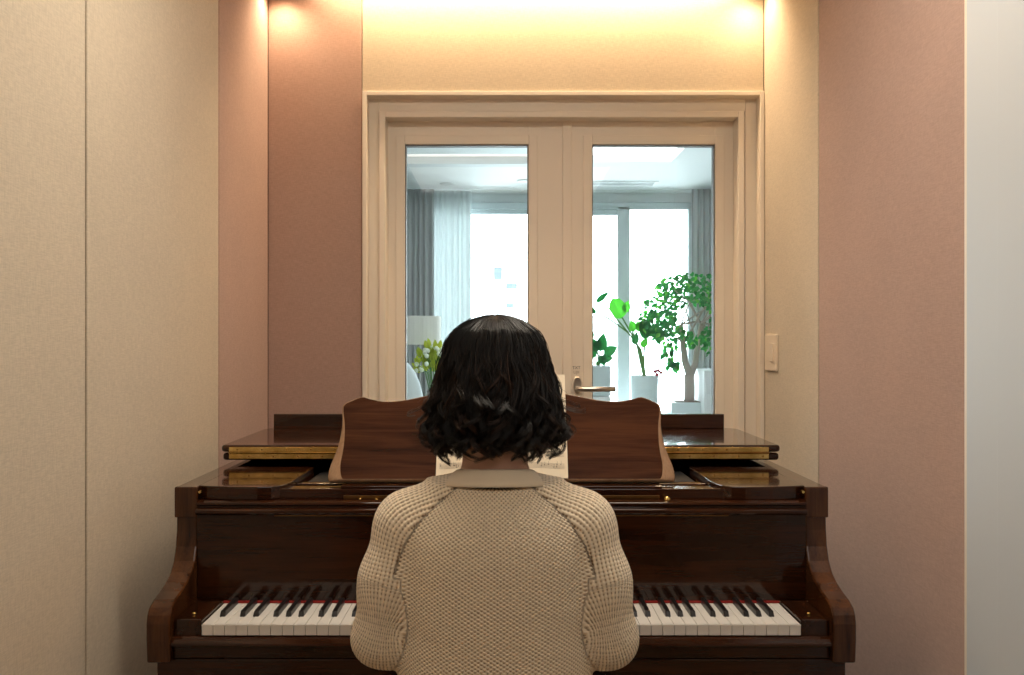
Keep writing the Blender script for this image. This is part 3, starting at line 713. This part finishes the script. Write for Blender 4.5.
# sheet music on the desk
PAPER = mat('cream_paper', (.80, .70, .54), .8); PR = mat('music_print', (.13, .10, .08), .8)
t = thing('music_book', 'open cream sheet music book on the music desk behind the dark hair', 'sheet music')
bw = .150; bh = .258; bx0 = X(502, 2.1)
def bpt(u, v_, w_): return desk_pt(u, v_+.009, w_+.0195)
for s_ in (-1, 1):
    V = []; Fc = []; nn = 8
    for j in (0, 1):
        for i in range(nn+1):
            t_ = i/nn; w_ = .004+.010*math.sin(PI*min(1, t_*1.15)); V += [bpt(bx0+s_*bw*t_, bh*j, .0005), bpt(bx0+s_*bw*t_, bh*j, w_)]
    m_ = 2*(nn+1)
    for i in range(nn):
        a = 2*i; Fc += [(a, a+2, m_+a+2, m_+a), (a+1, m_+a+1, m_+a+3, a+3), (a, a+1, a+3, a+2), (m_+a, m_+a+2, m_+a+3, m_+a+1)]
    Fc += [(0, m_, m_+1, 1), (2*nn, 2*nn+1, m_+2*nn+1, m_+2*nn)]
    pg = MB().add(V, Fc).build('page_block', PAPER, t)
    st = MB()
    for g in range(8):
        for l_ in range(5):
            v_ = .022+g*.029+l_*.0028
            for i in range(6):
                a, b = .05+.15*i, .05+.15*(i+1)
                def pp(t__, v__): w__ = .0047+.010*math.sin(PI*min(1, t__*1.15)); return bpt(bx0+s_*bw*t__, v__, w__)
                st.add([pp(a, v_), pp(b, v_), pp(b, v_+.0005), pp(a, v_+.0005)], [(0, 1, 2, 3)])
        for q in range(12):
            t_ = random.uniform(.08, .93); v_ = .022+g*.029+random.uniform(0, .012); w_ = .0008
            def pp(u, v__): w__ = .0048+.010*math.sin(PI*min(1, u*1.15)); return bpt(bx0+s_*bw*u, v__, w__)
            e = .010; st.add([pp(t_, v_), pp(t_+e, v_), pp(t_+e, v_+.002), pp(t_, v_+.002)], [(0, 1, 2, 3)]); st.add([pp(t_+e, v_), pp(t_+e+.003, v_), pp(t_+e+.003, v_+.009), pp(t_+e, v_+.009)], [(0, 1, 2, 3)])
    st.build('printed_notes', PR, pg)
base_at(t, tuple(desk_pt(bx0, .009, .0195)))

# bench
B = thing('piano_bench', 'dark wooden piano bench under the seated pianist', 'bench')
bx('seat', mat('black_leather', (.02, .018, .017), .45), (-.30, .27, 1.28, 1.60, .435, .478), B, .012, seg=4)
bx('apron', WOOD, (-.285, .255, 1.295, 1.585, .385, .435), B, .002)
for sx in (-.27, .24):
    for sy in (1.31, 1.57): MB().lathe([(.016, 0), (.024, .36), (.024, .39)], (sx, sy, 0), 16).build('leg', WOODZ, B)
base_at(B, (-.015, 1.44, 0))

# ------------------------------------------------------------------ PERSON
class SDF:
    """distance field on a grid; shapes are blended smoothly, then turned into one closed mesh (surface nets)"""
    def __init__(s, lo, hi, h):
        s.lo = np.array(lo, np.float32); s.h = h; s.n = np.ceil((np.array(hi)-lo)/h).astype(int)+1
        s.D = np.full(s.n, .2, np.float32)
    def sub(s, lo, hi):
        a = np.maximum(0, np.floor((np.array(lo)-s.lo)/s.h).astype(int)); b = np.minimum(s.n, np.ceil((np.array(hi)-s.lo)/s.h).astype(int)+1)
        sl = tuple(slice(i, j) for i, j in zip(a, b)); g = [s.lo[i]+s.h*np.arange(a[i], b[i], dtype=np.float32) for i in range(3)]
        return sl, np.meshgrid(*g, indexing='ij')
    def put(s, sl, d, k, op='u'):
        A = s.D[sl]
        if op == 'u':
            hh = np.maximum(k-np.abs(A-d), 0)/k; s.D[sl] = np.minimum(A, d)-hh*hh*k*.25
        else:
            d = -d; hh = np.maximum(k-np.abs(A-d), 0)/k; s.D[sl] = np.maximum(A, d)+hh*hh*k*.25
    def cone(s, a, b, ra, rb, k=.01, sc=None):
        a, b = np.array(a, float), np.array(b, float); m = max(ra, rb)+k+.03
        sl, (x, y, z) = s.sub(np.minimum(a, b)-m, np.maximum(a, b)+m); ab = b-a; L2 = max(1e-9, ab@ab)
        t = np.clip(((x-a[0])*ab[0]+(y-a[1])*ab[1]+(z-a[2])*ab[2])/L2, 0, 1)
        d = np.sqrt((x-a[0]-t*ab[0])**2+(y-a[1]-t*ab[1])**2+(z-a[2]-t*ab[2])**2)-(ra+(rb-ra)*t); s.put(sl, d, k)
    def ell(s, c, r, k=.01, op='u'):
        c, r = np.array(c, float), np.array(r, float); m = r+k+.03; sl, (x, y, z) = s.sub(c-m, c+m)
        q = np.sqrt(((x-c[0])/r[0])**2+((y-c[1])/r[1])**2+((z-c[2])/r[2])**2); s.put(sl, (q-1)*r.min(), k, op)
    def column(s, zs, a, b, yc, xc, k=.01, p=2.3):
        z0_ = np.array(zs, float); zs = np.linspace(z0_[0], z0_[-1], 160); kk = np.ones(19)/19
        sm = lambda q: np.convolve(np.pad(np.interp(zs, z0_, q), 9, mode='edge'), kk, 'valid')
        a, b, yc = sm(a), sm(b), sm(yc); m = .06; sl, (x, y, z) = s.sub((xc-max(a)-m, min(yc)-max(b)-m, zs[0]-.04), (xc+max(a)+m, max(yc)+max(b)+m, zs[-1]+.04))
        A = np.interp(z, zs, a); Bq = np.interp(z, zs, b); Y = np.interp(z, zs, yc)
        q = (np.abs((x-xc)/A)**p+np.abs((y-Y)/Bq)**p)**(1/p); d = (q-1)*np.minimum(A, Bq)
        d = np.maximum(d, np.maximum(zs[0]-z, z-zs[-1])); s.put(sl, d.astype(np.float32), k)
    def mesh(s):
        D = s.D; I = D < 0; nx, ny, nz = D.shape
        c = np.zeros((nx-1, ny-1, nz-1), np.int8)
        for dx in (0, 1):
            for dy in (0, 1):
                for dz in (0, 1): c += I[dx:nx-1+dx, dy:ny-1+dy, dz:nz-1+dz]
        act = (c > 0) & (c < 8); ids = np.full(c.shape, -1, np.int64); idx = np.argwhere(act); ids[act] = np.arange(len(idx))
        acc = np.zeros((len(idx), 3)); cnt = np.zeros(len(idx)); i, j, k = idx.T
        C = [(a, b, e) for a in (0, 1) for b in (0, 1) for e in (0, 1)]
        for p in C:
            for ax in range(3):
                if p[ax]: continue
                q = list(p); q[ax] = 1
                d0_ = D[i+p[0], j+p[1], k+p[2]]; d1_ = D[i+q[0], j+q[1], k+q[2]]; m = (d0_ < 0) != (d1_ < 0)
                t = np.where(m, d0_/np.where(m, d0_-d1_, 1), 0)
                for e in range(3): acc[m, e] += (p[e]+(t[m] if e == ax else 0))
                cnt[m] += 1
        V = (idx+acc/cnt[:, None])*s.h+s.lo; Fs = []
        for ax in range(3):
            b, c_ = [(1, 2), (2, 0), (0, 1)][ax]
            sl0 = [slice(1, -1)]*3; sl0[ax] = slice(0, -1); sl1 = list(sl0); sl1[ax] = slice(1, None)
            A0 = I[tuple(sl0)]; A1 = I[tuple(sl1)]; e = np.argwhere(A0 != A1); off = np.array([1, 1, 1]); off[ax] = 0; e = e+off
            fl = I[e[:, 0], e[:, 1], e[:, 2]]
            def g(db, dc): w = e.copy(); w[:, b] -= db; w[:, c_] -= dc; return ids[w[:, 0], w[:, 1], w[:, 2]]
            q = np.stack([g(1, 1), g(0, 1), g(0, 0), g(1, 0)], 1); q[~fl] = q[~fl][:, ::-1]; Fs.append(q)
        Fq = np.concatenate(Fs); Fq = Fq[(Fq >= 0).all(1)]
        return V, Fq
def relax(V, Fq, it=2, lam=.5):
    E = np.concatenate([Fq[:, [0, 1]], Fq[:, [1, 2]], Fq[:, [2, 3]], Fq[:, [3, 0]]])
    for _ in range(it):
        acc = np.zeros_like(V); cnt = np.zeros(len(V))
        for a, b in ((0, 1), (1, 0)):
            for e in range(3): acc[:, e] += np.bincount(E[:, a], V[E[:, b], e], len(V))
            cnt += np.bincount(E[:, a], minlength=len(V))
        V = V*(1-lam)+lam*acc/cnt[:, None]
    return V
def np_mesh(name, V, Fq, m, parent):
    me = bpy.data.meshes.new(name); me.vertices.add(len(V)); me.vertices.foreach_set('co', np.asarray(V, np.float32).ravel())
    me.loops.add(Fq.size); me.loops.foreach_set('vertex_index', Fq.astype(np.int32).ravel()); k = Fq.shape[1]
    me.polygons.add(len(Fq)); me.polygons.foreach_set('loop_start', np.arange(0, Fq.size, k, dtype=np.int32))
    try: me.polygons.foreach_set('loop_total', np.full(len(Fq), k, np.int32))
    except Exception: pass
    me.update(calc_edges=True); me.validate(); return link(name, me, m, parent, True)

xc = -.013; TY = 1.455
HC = np.array((xc, 1.495, 1.232))              # head centre
body = SDF((-.36, 1.10, .0), (.34, 2.02, 1.37), .004)
# torso, neck, head
body.column([.50, .60, .72, .85, .98, 1.05, 1.075], [.160, .148, .135, .140, .150, .125, .08], [.115, .10, .092, .098, .098, .075, .05], [TY-.02, TY-.015, TY-.005, TY, TY, TY, TY+.005], xc, .03)
body.cone((xc, TY+.005, 1.04), (xc, 1.478, 1.16), .056, .052, .03)
body.ell(HC+(0, -.008, .018), (.070, .080, .078), .02); body.ell(HC+(0, .035, -.035), (.057, .058, .072), .03)   # cranium, face
body.ell(HC+(0, .075, -.088), (.024, .02, .018), .02)                        # chin
body.cone(HC+(0, .092, -.008), HC+(0, .112, -.036), .007, .011, .012)        # nose
for s_ in (-1, 1):
    body.ell(HC+(s_*.030, .094, .002), (.015, .010, .010), .008, 'd')
    body.ell(HC+(s_*.030, .084, .002), (.0125, .0125, .0115), .003)
    body.ell(HC+(s_*.076, .0, -.012), (.008, .018, .030), .006)
    body.ell(HC+(s_*.009, .108, -.040), (.007, .007, .006), .006)
body.ell(HC+(0, .095, -.060), (.022, .008, .004), .005); body.ell(HC+(0, .094, -.069), (.018, .008, .005), .005)
armpts = {}
for s_ in (-1, 1):
    sh_ = np.array((xc+s_*.134, TY, 1.012)); ml_ = np.array((xc+s_*.160, TY-.012, .925)); el = np.array((xc+s_*.180, TY-.020, .838)); wr = np.array((xc+s_*.172, 1.725, .798))
    armpts[s_] = (sh_, ml_, el, wr)
    body.cone(sh_, el, .040, .032, .02); body.cone(el, wr, .034, .023, .012); body.cone(sh_, (xc+s_*.04, TY, 1.045), .04, .045, .03)
    # hand: palm, four fingers bent on the keys, thumb
    pk = wr+(-s_*.004, .060, -.004)
    body.cone(wr, pk, .022, .020, .012)
    for q, (dx, L, r_) in enumerate(((-.030, .070, .0085), (-.010, .078, .0088), (.010, .074, .0085), (.030, .058, .0078))):
        # dx<0 towards the index finger on the inner side
        xk = s_*dx; a = pk+(xk, .028, .004); b_ = a+(xk*.18, L*.40, .006); c_ = b_+(xk*.08, L*.34, -.014); d = c_+(0, L*.18, -.018); d[2] = .7425+.0075 if 0 else max(d[2], .745)
        body.cone(pk+(xk*.75, .0, 0), a, .012, r_*1.12, .008); body.cone(a, b_, r_*1.08, r_, .004); body.cone(b_, c_, r_, r_*.92, .004); body.cone(c_, d, r_*.92, r_*.82, .004)
    th0 = pk+(-s_*.020, -.020, -.006); th1 = pk+(-s_*.046, .012, -.020); th2 = pk+(-s_*.058, .046, -.030); body.cone(th0, th1, .014, .0115, .008); body.cone(th1, th2, .0112, .0085, .005)
    # legs
    hip = (xc+s_*.085, TY-.0, .565); kn = (xc+s_*.12, 1.80, .505); an = (xc+s_*.115, 1.78, .09)
    body.cone(hip, kn, .078, .052, .03); body.cone(kn, an, .050, .034, .015); body.cone(an, (xc+s_*.12, 1.92, .035), .034, .026, .015)
V, Fq = body.mesh(); V = relax(V, Fq, 1)
PER = np_mesh('person', V, Fq, SKIN, None)
tag(PER, 'person seen from behind with dark curly hair and cream knitted sweater, playing at the piano', 'person')

# sweater
sw_ = SDF((-.30, 1.27, .50), (.27, 1.76, 1.13), .0028)
sw_.column([.52, .60, .70, .80, .90, .98, 1.03, 1.06, 1.082], [.178, .170, .160, .155, .157, .160, .148, .122, .092], [.125, .120, .116, .116, .118, .116, .104, .092, .080], [TY-.01, TY-.008, TY-.004, TY, TY, TY, TY+.002, TY+.004, TY+.008], xc, .01, 2.2)
for s_ in (-1, 1):
    sh_, ml_, el, wr = armpts[s_]
    sw_.cone((xc+s_*.045, TY+.004, 1.040), (xc+s_*.137, TY-.002, 1.010), .058, .0570, .03)
    sw_.cone(sh_, ml_, .0560, .0535, .02); sw_.cone(ml_, el+(s_*.003, 0, 0), .0535, .0430, .03)
    sw_.cone(el+(s_*.003, 0, 0), el+(wr-el)*.5, .0435, .040, .02); sw_.cone(el+(wr-el)*.5, el+(wr-el)*.93, .042, .035, .01)
# neck opening
sw_.ell((xc, TY+.012, 1.135), (.062, .060, .060), .006, 'd')
V, Fq = sw_.mesh(); V = relax(V, Fq, 2)
# knitting coordinates: columns follow the trunk and the sleeves, raglan seam between
x = V[:, 0]-xc; y = V[:, 1]-TY; z = V[:, 2]; sgn = np.where(x < 0, -1, 1); ax = np.abs(x)
def seg_d(a, b, ra, rb):
    a = np.array(a, float); b = np.array(b, float); ab = b-a; t = np.clip(((V-a)@ab)/(ab@ab), 0, 1); return np.linalg.norm(V-a-t[:, None]*ab, axis=1)-(ra+(rb-ra)*t), t
rag = np.interp(z, [.93, .965, .995, 1.032, 1.060, 1.078, 1.10], [.160, .151, .140, .116, .088, .066, .045])
tb = np.sqrt((x/.157)**2+(y/.117)**2); dt = (tb-1)*.117
da = np.full(len(V), 9.); arc = np.zeros(len(V)); ang = np.zeros(len(V))
for s_ in (-1, 1):
    sh_, ml_, el, wr = armpts[s_]; nk_ = np.array((xc+s_*.045, TY, 1.050)); ctl = [nk_*2-sh_, nk_, sh_, ml_, el, wr, wr*2-el]; cl = []; cr = []
    for i in range(1, 5):
        for k in range(16):
            t = k/16; a, b, c_, d = ctl[i-1:i+3]; cl.append(.5*((2*b)+(c_-a)*t+(2*a-5*b+4*c_-d)*t**2+(-a+3*b-3*c_+d)*t**3)); cr.append(np.interp(i-1+t, [0, 1, 2, 3, 4], [.058, .0585, .053, .0445, .035]))
    cl = np.array(cl); cr = np.array(cr); T = np.gradient(cl, axis=0); T /= np.linalg.norm(T, axis=1)[:, None]; al = np.concatenate([[0], np.cumsum(np.linalg.norm(np.diff(cl, axis=0), axis=1))])
    e = np.array((0, -1., 0)); E1 = []
    for t in T: e = e-t*(e@t); e /= np.linalg.norm(e); E1.append(e)
    E1 = np.array(E1); E2 = np.cross(T, E1); m = np.where(sgn == s_)[0]; best = np.full(len(m), 9.); bi = np.zeros(len(m), int)
    for q in range(len(cl)):
        d = np.linalg.norm(V[m]-cl[q], axis=1)-cr[q]; g = d < best; best[g] = d[g]; bi[g] = q
    w = V[m]-cl[bi]; da[m] = best; arc[m] = al[bi]+(w*T[bi]).sum(1); ang[m] = np.arctan2((w*E2[bi]).sum(1), (w*E1[bi]).sum(1))*s_
sleeve_hi = ax > rag; sleeve_lo = (da < dt-.002) & (ax > .12)
isl = np.where(z > .945, sleeve_hi, sleeve_lo)
bd = np.where(z > .950, np.abs(ax-rag), .05)
PU, PV = .0094, .0062
th = np.arctan2(x, -y*1.25)
ku = np.where(isl, ang*PU*26/(2*PI), th*PU*96/(2*PI)); kv = np.where(isl, arc, z)
# yarn relief also lives in the mesh so that outlines stay knitted
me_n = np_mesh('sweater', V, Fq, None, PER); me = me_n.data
nr_ = np.zeros(len(V)*3, np.float32); me.vertices.foreach_get('normal', nr_); nr_ = nr_.reshape(-1, 3)
PU, PV = .0094, .0062
lump = .5+.5*np.cos(2*PI*ku/PU)*np.cos(2*PI*kv/PV)
seam = np.exp(-(bd/.0035)**2)
folds = .0025*np.sin(x*40+z*9)*np.exp(-((z-.80)/.10)**2)*isl+.0022*np.sin(z*75+x*25)*np.exp(-((ax-.125)/.04)**2)*np.exp(-((z-.86)/.06)**2)*(1-isl)
V2 = V+nr_*((lump-.5)*.0004-seam*.0016+folds*.6)[:, None]
me.vertices.foreach_set('co', V2.astype(np.float32).ravel()); me.update()
for nm, arr in (('knit_u', ku), ('knit_v', kv), ('sleeve', isl.astype(float)), ('seam', seam)):
    at_ = me.attributes.new(nm, 'FLOAT', 'POINT'); at_.data.foreach_set('value', np.asarray(arr, np.float32))
KN = mat('cream_knit', (.80, .66, .47), .9, spec=.15, sheen=.3); n = N(KN)
def attr(a): q = n.n('ShaderNodeAttribute'); q.attribute_name = a; return q.outputs['Fac']
u = n.math('MULTIPLY', attr('knit_u'), 2*PI/PU); v_ = n.math('MULTIPLY', attr('knit_v'), 2*PI/PV)
wob = n.math('MULTIPLY', n.math('SUBTRACT', n.noise(40, (1, 1, 1), 2), .5), 1.3)
u = n.math('ADD', u, wob)
hb = n.math('MULTIPLY', n.math('COSINE', u), n.math('COSINE', v_))                                  # trunk: staggered stitches
hv_ = n.math('ADD', n.math('MULTIPLY', n.math('COSINE', n.math('MULTIPLY', u, 2.0)), .75), n.math('MULTIPLY', n.math('COSINE', v_), .30))   # sleeves: ribbed columns
sl_ = attr('sleeve'); h = n.math('ADD', n.math('MULTIPLY', hb, n.math('SUBTRACT', 1.0, sl_)), n.math('MULTIPLY', hv_, sl_))
fz = n.noise(900, (1, 1, 1), 2)
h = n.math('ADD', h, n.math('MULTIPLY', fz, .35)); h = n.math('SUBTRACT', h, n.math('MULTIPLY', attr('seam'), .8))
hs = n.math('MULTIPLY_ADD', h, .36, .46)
n.l(n.ramp(hs, [(.13, (.21, .135, .075)), (.34, (.77, .63, .45)), (.75, (.94, .80, .61))]), n.b.inputs['Base Color'])  # shade in the stitch gaps and seam is painted into the yarn colour
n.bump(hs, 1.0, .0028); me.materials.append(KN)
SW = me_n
# collar band
RIB = mat('rib_knit', (.84, .69, .50), .9, spec=.15, sheen=.3); n = N(RIB); n.bump(n.noise(700, (1, 1, .25), 2), .6, .0015)
V_ = []; F_ = []; na = 96; sec = [(0, 0), (.3, .30), (.6, .60), (.84, .88), (.95, 1.0), (1.06, 1.0), (1.1, .8), (1.0, .4), (.5, -.15)]
for k in range(na):
    a = 2*PI*k/na; ca, sa = math.cos(a), math.sin(a)
    # lower outer ring -> upper inner ring, dips at the front
    dip = -.020*(.5+.5*sa)
    ro = np.array((.097*ca, .089*sa-.004)); ri = np.array((.060*ca, .057*sa+.004)); zo = 1.0875+dip; zi = 1.109+.002*ca*ca+dip
    for (w_, hh) in sec:
        q = ro*(1-w_)+ri*w_; rr = .004; V_.append((xc+q[0], TY+.008+q[1], zo+(zi-zo)*hh))
m_ = len(sec)
for k in range(na):
    for i in range(m_): F_.append((k*m_+i, k*m_+(i+1) % m_, ((k+1) % na)*m_+(i+1) % m_, ((k+1) % na)*m_+i))
co = MB().add(V_, F_).build('collar', RIB, SW, smooth=True)
for s_ in (-1, 1):
    sh_, ml_, el, wr = armpts[s_]; d = wr-el; a = el+d*.90; b = el+d*.985
    MB().tube([tuple(a-d*.0), tuple(a+d*.02), tuple(b), tuple(b+d*.005)], [.034, .036, .031, .027], 28).build('cuff', RIB, SW, smooth=True)
# trousers and shoes
tr = SDF((-.30, 1.25, .05), (.28, 1.95, .66), .006)
tr.column([.50, .56, .60, .63], [.172, .165, .158, .15], [.127, .122, .115, .108], [TY-.02]*4, xc, .02)
for s_ in (-1, 1):
    tr.cone((xc+s_*.085, TY, .568), (xc+s_*.12, 1.80, .508), .086, .062, .03); tr.cone((xc+s_*.12, 1.80, .508), (xc+s_*.115, 1.78, .11), .060, .050, .015)
V, Fq = tr.mesh(); V = relax(V, Fq, 2); np_mesh('trousers', V, Fq, JEANS, PER)
for s_ in (-1, 1):
    q = SDF((xc+s_*.12-.08, 1.68, -.01), (xc+s_*.12+.08, 2.02, .16), .005); q.cone((xc+s_*.117, 1.775, .045), (xc+s_*.122, 1.93, .036), .042, .034, .01); q.cone((xc+s_*.115, 1.78, .06), (xc+s_*.115, 1.78, .10), .042, .040, .01)
    V, Fq = q.mesh(); V[:, 2] = np.maximum(V[:, 2], .002); np_mesh('shoe', relax(V, Fq, 1), Fq, EBONY, PER)

# ------------------------------------------------------------------ hair
HX, HY = X(495.5, 1.49), 1.488
zt_ = [1.3490, 1.3465, 1.340, 1.326, 1.307, 1.281, 1.252, 1.227, 1.197, 1.169, 1.143, 1.120, 1.108]
wt_ = [.006, .024, .046, .066, .079, .089, .098, .105, .111, .113, .108, .097, .080]
zt_ = np.array(zt_)[::-1]; wt_ = np.array(wt_)[::-1]*.955
def env(z, phi):
    w = np.interp(z, zt_, wt_); s, c = np.sin(phi), np.cos(phi)      # phi: 0 = right (+x), pi/2 = back (-y)
    back = s > 0; b = np.where(back, 1.0, 1.02)
    low = np.clip((1.20-z)/.10, 0, 1)
    b = b*np.where(back, 1-.18*low, 1-.12*low)
    return w*c, -w*b*s
def core_mesh():
    V = []; F = []; nz, na = 26, 48
    for j in range(nz+1):
        z = 1.3455-(1.3455-1.150)*j/nz
        for k in range(na):
            ph = 2*PI*k/na; ex, ey = env(z, ph); f = .88-.22*(j/nz)**3
            if z < 1.30:   # the face stays free
                open_ = max(0, -math.sin(ph)-.35)/.65; f *= 1-.55*min(1, open_*2)*min(1, (1.30-z)/.03)
            V.append((HX+ex*f, HY+ey*f, z))
    for j in range(nz):
        for k in range(na): F.append((j*na+k, j*na+(k+1) % na, (j+1)*na+(k+1) % na, (j+1)*na+k))
    F.append(tuple(range(na))[::-1]); F.append(tuple(nz*na+k for k in range(na))); return V, F
HAIR = mat('dark_brown_hair', (.012, .008, .006), .38, spec=.42); n = N(HAIR)
q = n.n('ShaderNodeAttribute'); q.attribute_name = 'tone'
n.l(n.ramp(q.outputs['Fac'], [(0, (.003, .0025, .0025)), (.55, (.006, .004, .0035)), (.85, (.022, .011, .007)), (1, (.060, .028, .016))]), n.b.inputs['Base Color'])
SV = []; SF = []; ST = []; vc = 0
NP = 44; NS = 3
def strand(P, r, tone):
    """P (NP,3)"""
    global vc
    T = np.gradient(P, axis=0); T /= np.linalg.norm(T, axis=1)[:, None]+1e-9
    ref = np.array((.3, .9, .2)); A = np.cross(T, ref); A /= np.linalg.norm(A, axis=1)[:, None]+1e-9; Bv = np.cross(T, A)
    rr = r*np.interp(np.linspace(0, 1, len(P)), [0, .1, .75, 1], [.7, 1, .9, .25])
    ring = [P+rr[:, None]*(A*math.cos(2*PI*k/NS)+Bv*math.sin(2*PI*k/NS)) for k in range(NS)]
    V = np.stack(ring, 1).reshape(-1, 3); SV.append(V); m = len(P); i = np.arange(m-1)[:, None]*NS; k = np.arange(NS)[None]
    F = np.stack([i+k, i+(k+1) % NS, i+NS+(k+1) % NS, i+NS+k], -1).reshape(-1, 4)+vc; SF.append(F); ST.append(np.repeat(tone*np.clip(np.linspace(0, 3.5, len(P))-.3, 0, 1), NS)); vc += len(V)
def lock(phi, z_end, layer, nstr, curl, spread, turns=2., wild=0, tone=0., top=1.345, r=.00062, start=.30):
    t = np.linspace(0, 1, NP); z = top-(top-z_end)*(t**1.35)
    dphi = rng.normal(0, .12)*t**1.5
    ex, ey = env(z, phi+dphi)
    ph0 = rng.uniform(0, 2*PI); dirn = rng.choice([-1, 1])
    w_ = np.clip((t-start)/(1-start), 0, 1); amp = curl*w_**.8; s = dirn*2*PI*turns*w_**1.15+ph0
    rad = np.stack([np.full(NP, math.cos(phi)), np.full(NP, -math.sin(phi)), np.zeros(NP)], 1); tan = np.stack([np.full(NP, math.sin(phi)), np.full(NP, math.cos(phi)), np.zeros(NP)], 1)
    C = np.stack([HX+ex*layer, HY+ey*layer, z], 1)+rad*(amp*(np.sin(s)*.75-.35))[:, None]+tan*(amp*np.cos(s))[:, None]
    k = np.clip((t-.80)/.20, 0, 1)                    # the tip hooks back up
    C += rad*((wild)*np.sin(k*PI*.6))[:, None]; C[:, 2] += abs(wild)*.9*k**2.2
    for q in range(nstr):
        o1, o2 = rng.normal(0, spread, 2); fr_ = np.interp(t, [0, .25, .6, .9, 1], [.5, 1.5, 1.1, .8, .35]); ph_ = rng.normal(0, .12)
        P_ = C+rad*(o1*fr_)[:, None]+tan*(o2*fr_)[:, None]+tan*(amp*.5*(np.cos(s+ph_)-np.cos(s)))[:, None]+rad*(amp*.4*(np.sin(s+ph_)-np.sin(s)))[:, None]
        P_[:, 2] += rng.normal(0, .0018)
        strand(P_, r*rng.uniform(.7, 1.3), np.clip(tone+rng.normal(0, .10), 0, 1))
for i in range(240):          # smooth layers over the crown and under the curls
    phi = rng.uniform(-.42, PI+.42)
    lock(phi, rng.uniform(1.140, 1.20), rng.uniform(.88, .96), 16, rng.uniform(.007, .012), .0034, rng.uniform(1.1, 1.8), tone=rng.choice([.1, .25, .45], p=[.5, .3, .2]), top=1.3495-abs(rng.normal(0, .0025)), start=.25)
for i in range(190):          # loosely waved locks, curling at the ends
    phi = rng.uniform(-.36, PI+.36)
    lock(phi, rng.choice([rng.uniform(1.108, 1.135), rng.uniform(1.135, 1.19)]), rng.uniform(.93, 1.0), 26, rng.uniform(.011, .020), .0026, rng.uniform(1.1, 1.9), wild=rng.choice([0, .014, .022, -.020]), tone=rng.choice([.15, .35, .6, .85], p=[.32, .28, .22, .18]), top=1.3495-abs(rng.normal(0, .003)), start=rng.uniform(.15, .38))
for i in range(80):           # bigger ringlets in the lower third
    phi = rng.uniform(-.2, PI+.2)
    lock(phi, rng.uniform(1.106, 1.14), rng.uniform(.90, .99), 20, rng.uniform(.014, .021), .0022, rng.uniform(1.4, 2.3), wild=rng.choice([.022, -.024, .016]), tone=rng.choice([.3, .6, .9], p=[.45, .3, .25]), start=rng.uniform(.3, .6))
for ph, ze, w_ in ((PI+.02, 1.160, .032), (PI-.2, 1.140, .026), (0.0, 1.165, .034), (.2, 1.135, .026), (-.05, 1.128, .026), (PI+.03, 1.126, .026), (PI-.05, 1.175, .026), (.1, 1.18, .026)):
    lock(ph, ze, 1.03, 9, .017, .0014, 1.8, wild=w_, tone=.8, r=.0005)
for i in range(90):           # loose single hairs
    lock(rng.uniform(-.3, PI+.3), 1.115+rng.uniform(0, .09), rng.uniform(.97, 1.05), 1, rng.uniform(.006, .018), .001, 2.2, wild=rng.choice([0, .01, .02]), tone=.5, r=.00028)
cv, cf = core_mesh()
V = np.concatenate(SV); Fq = np.concatenate(SF); HA = np_mesh('hair', V, Fq, HAIR, PER)
a_ = HA.data.attributes.new('tone', 'FLOAT', 'POINT'); a_.data.foreach_set('value', np.concatenate(ST).astype(np.float32))
MB().add(cv, cf).build('under_hair', mat('under_hair', (.004, .003, .003), .8), HA, smooth=True)
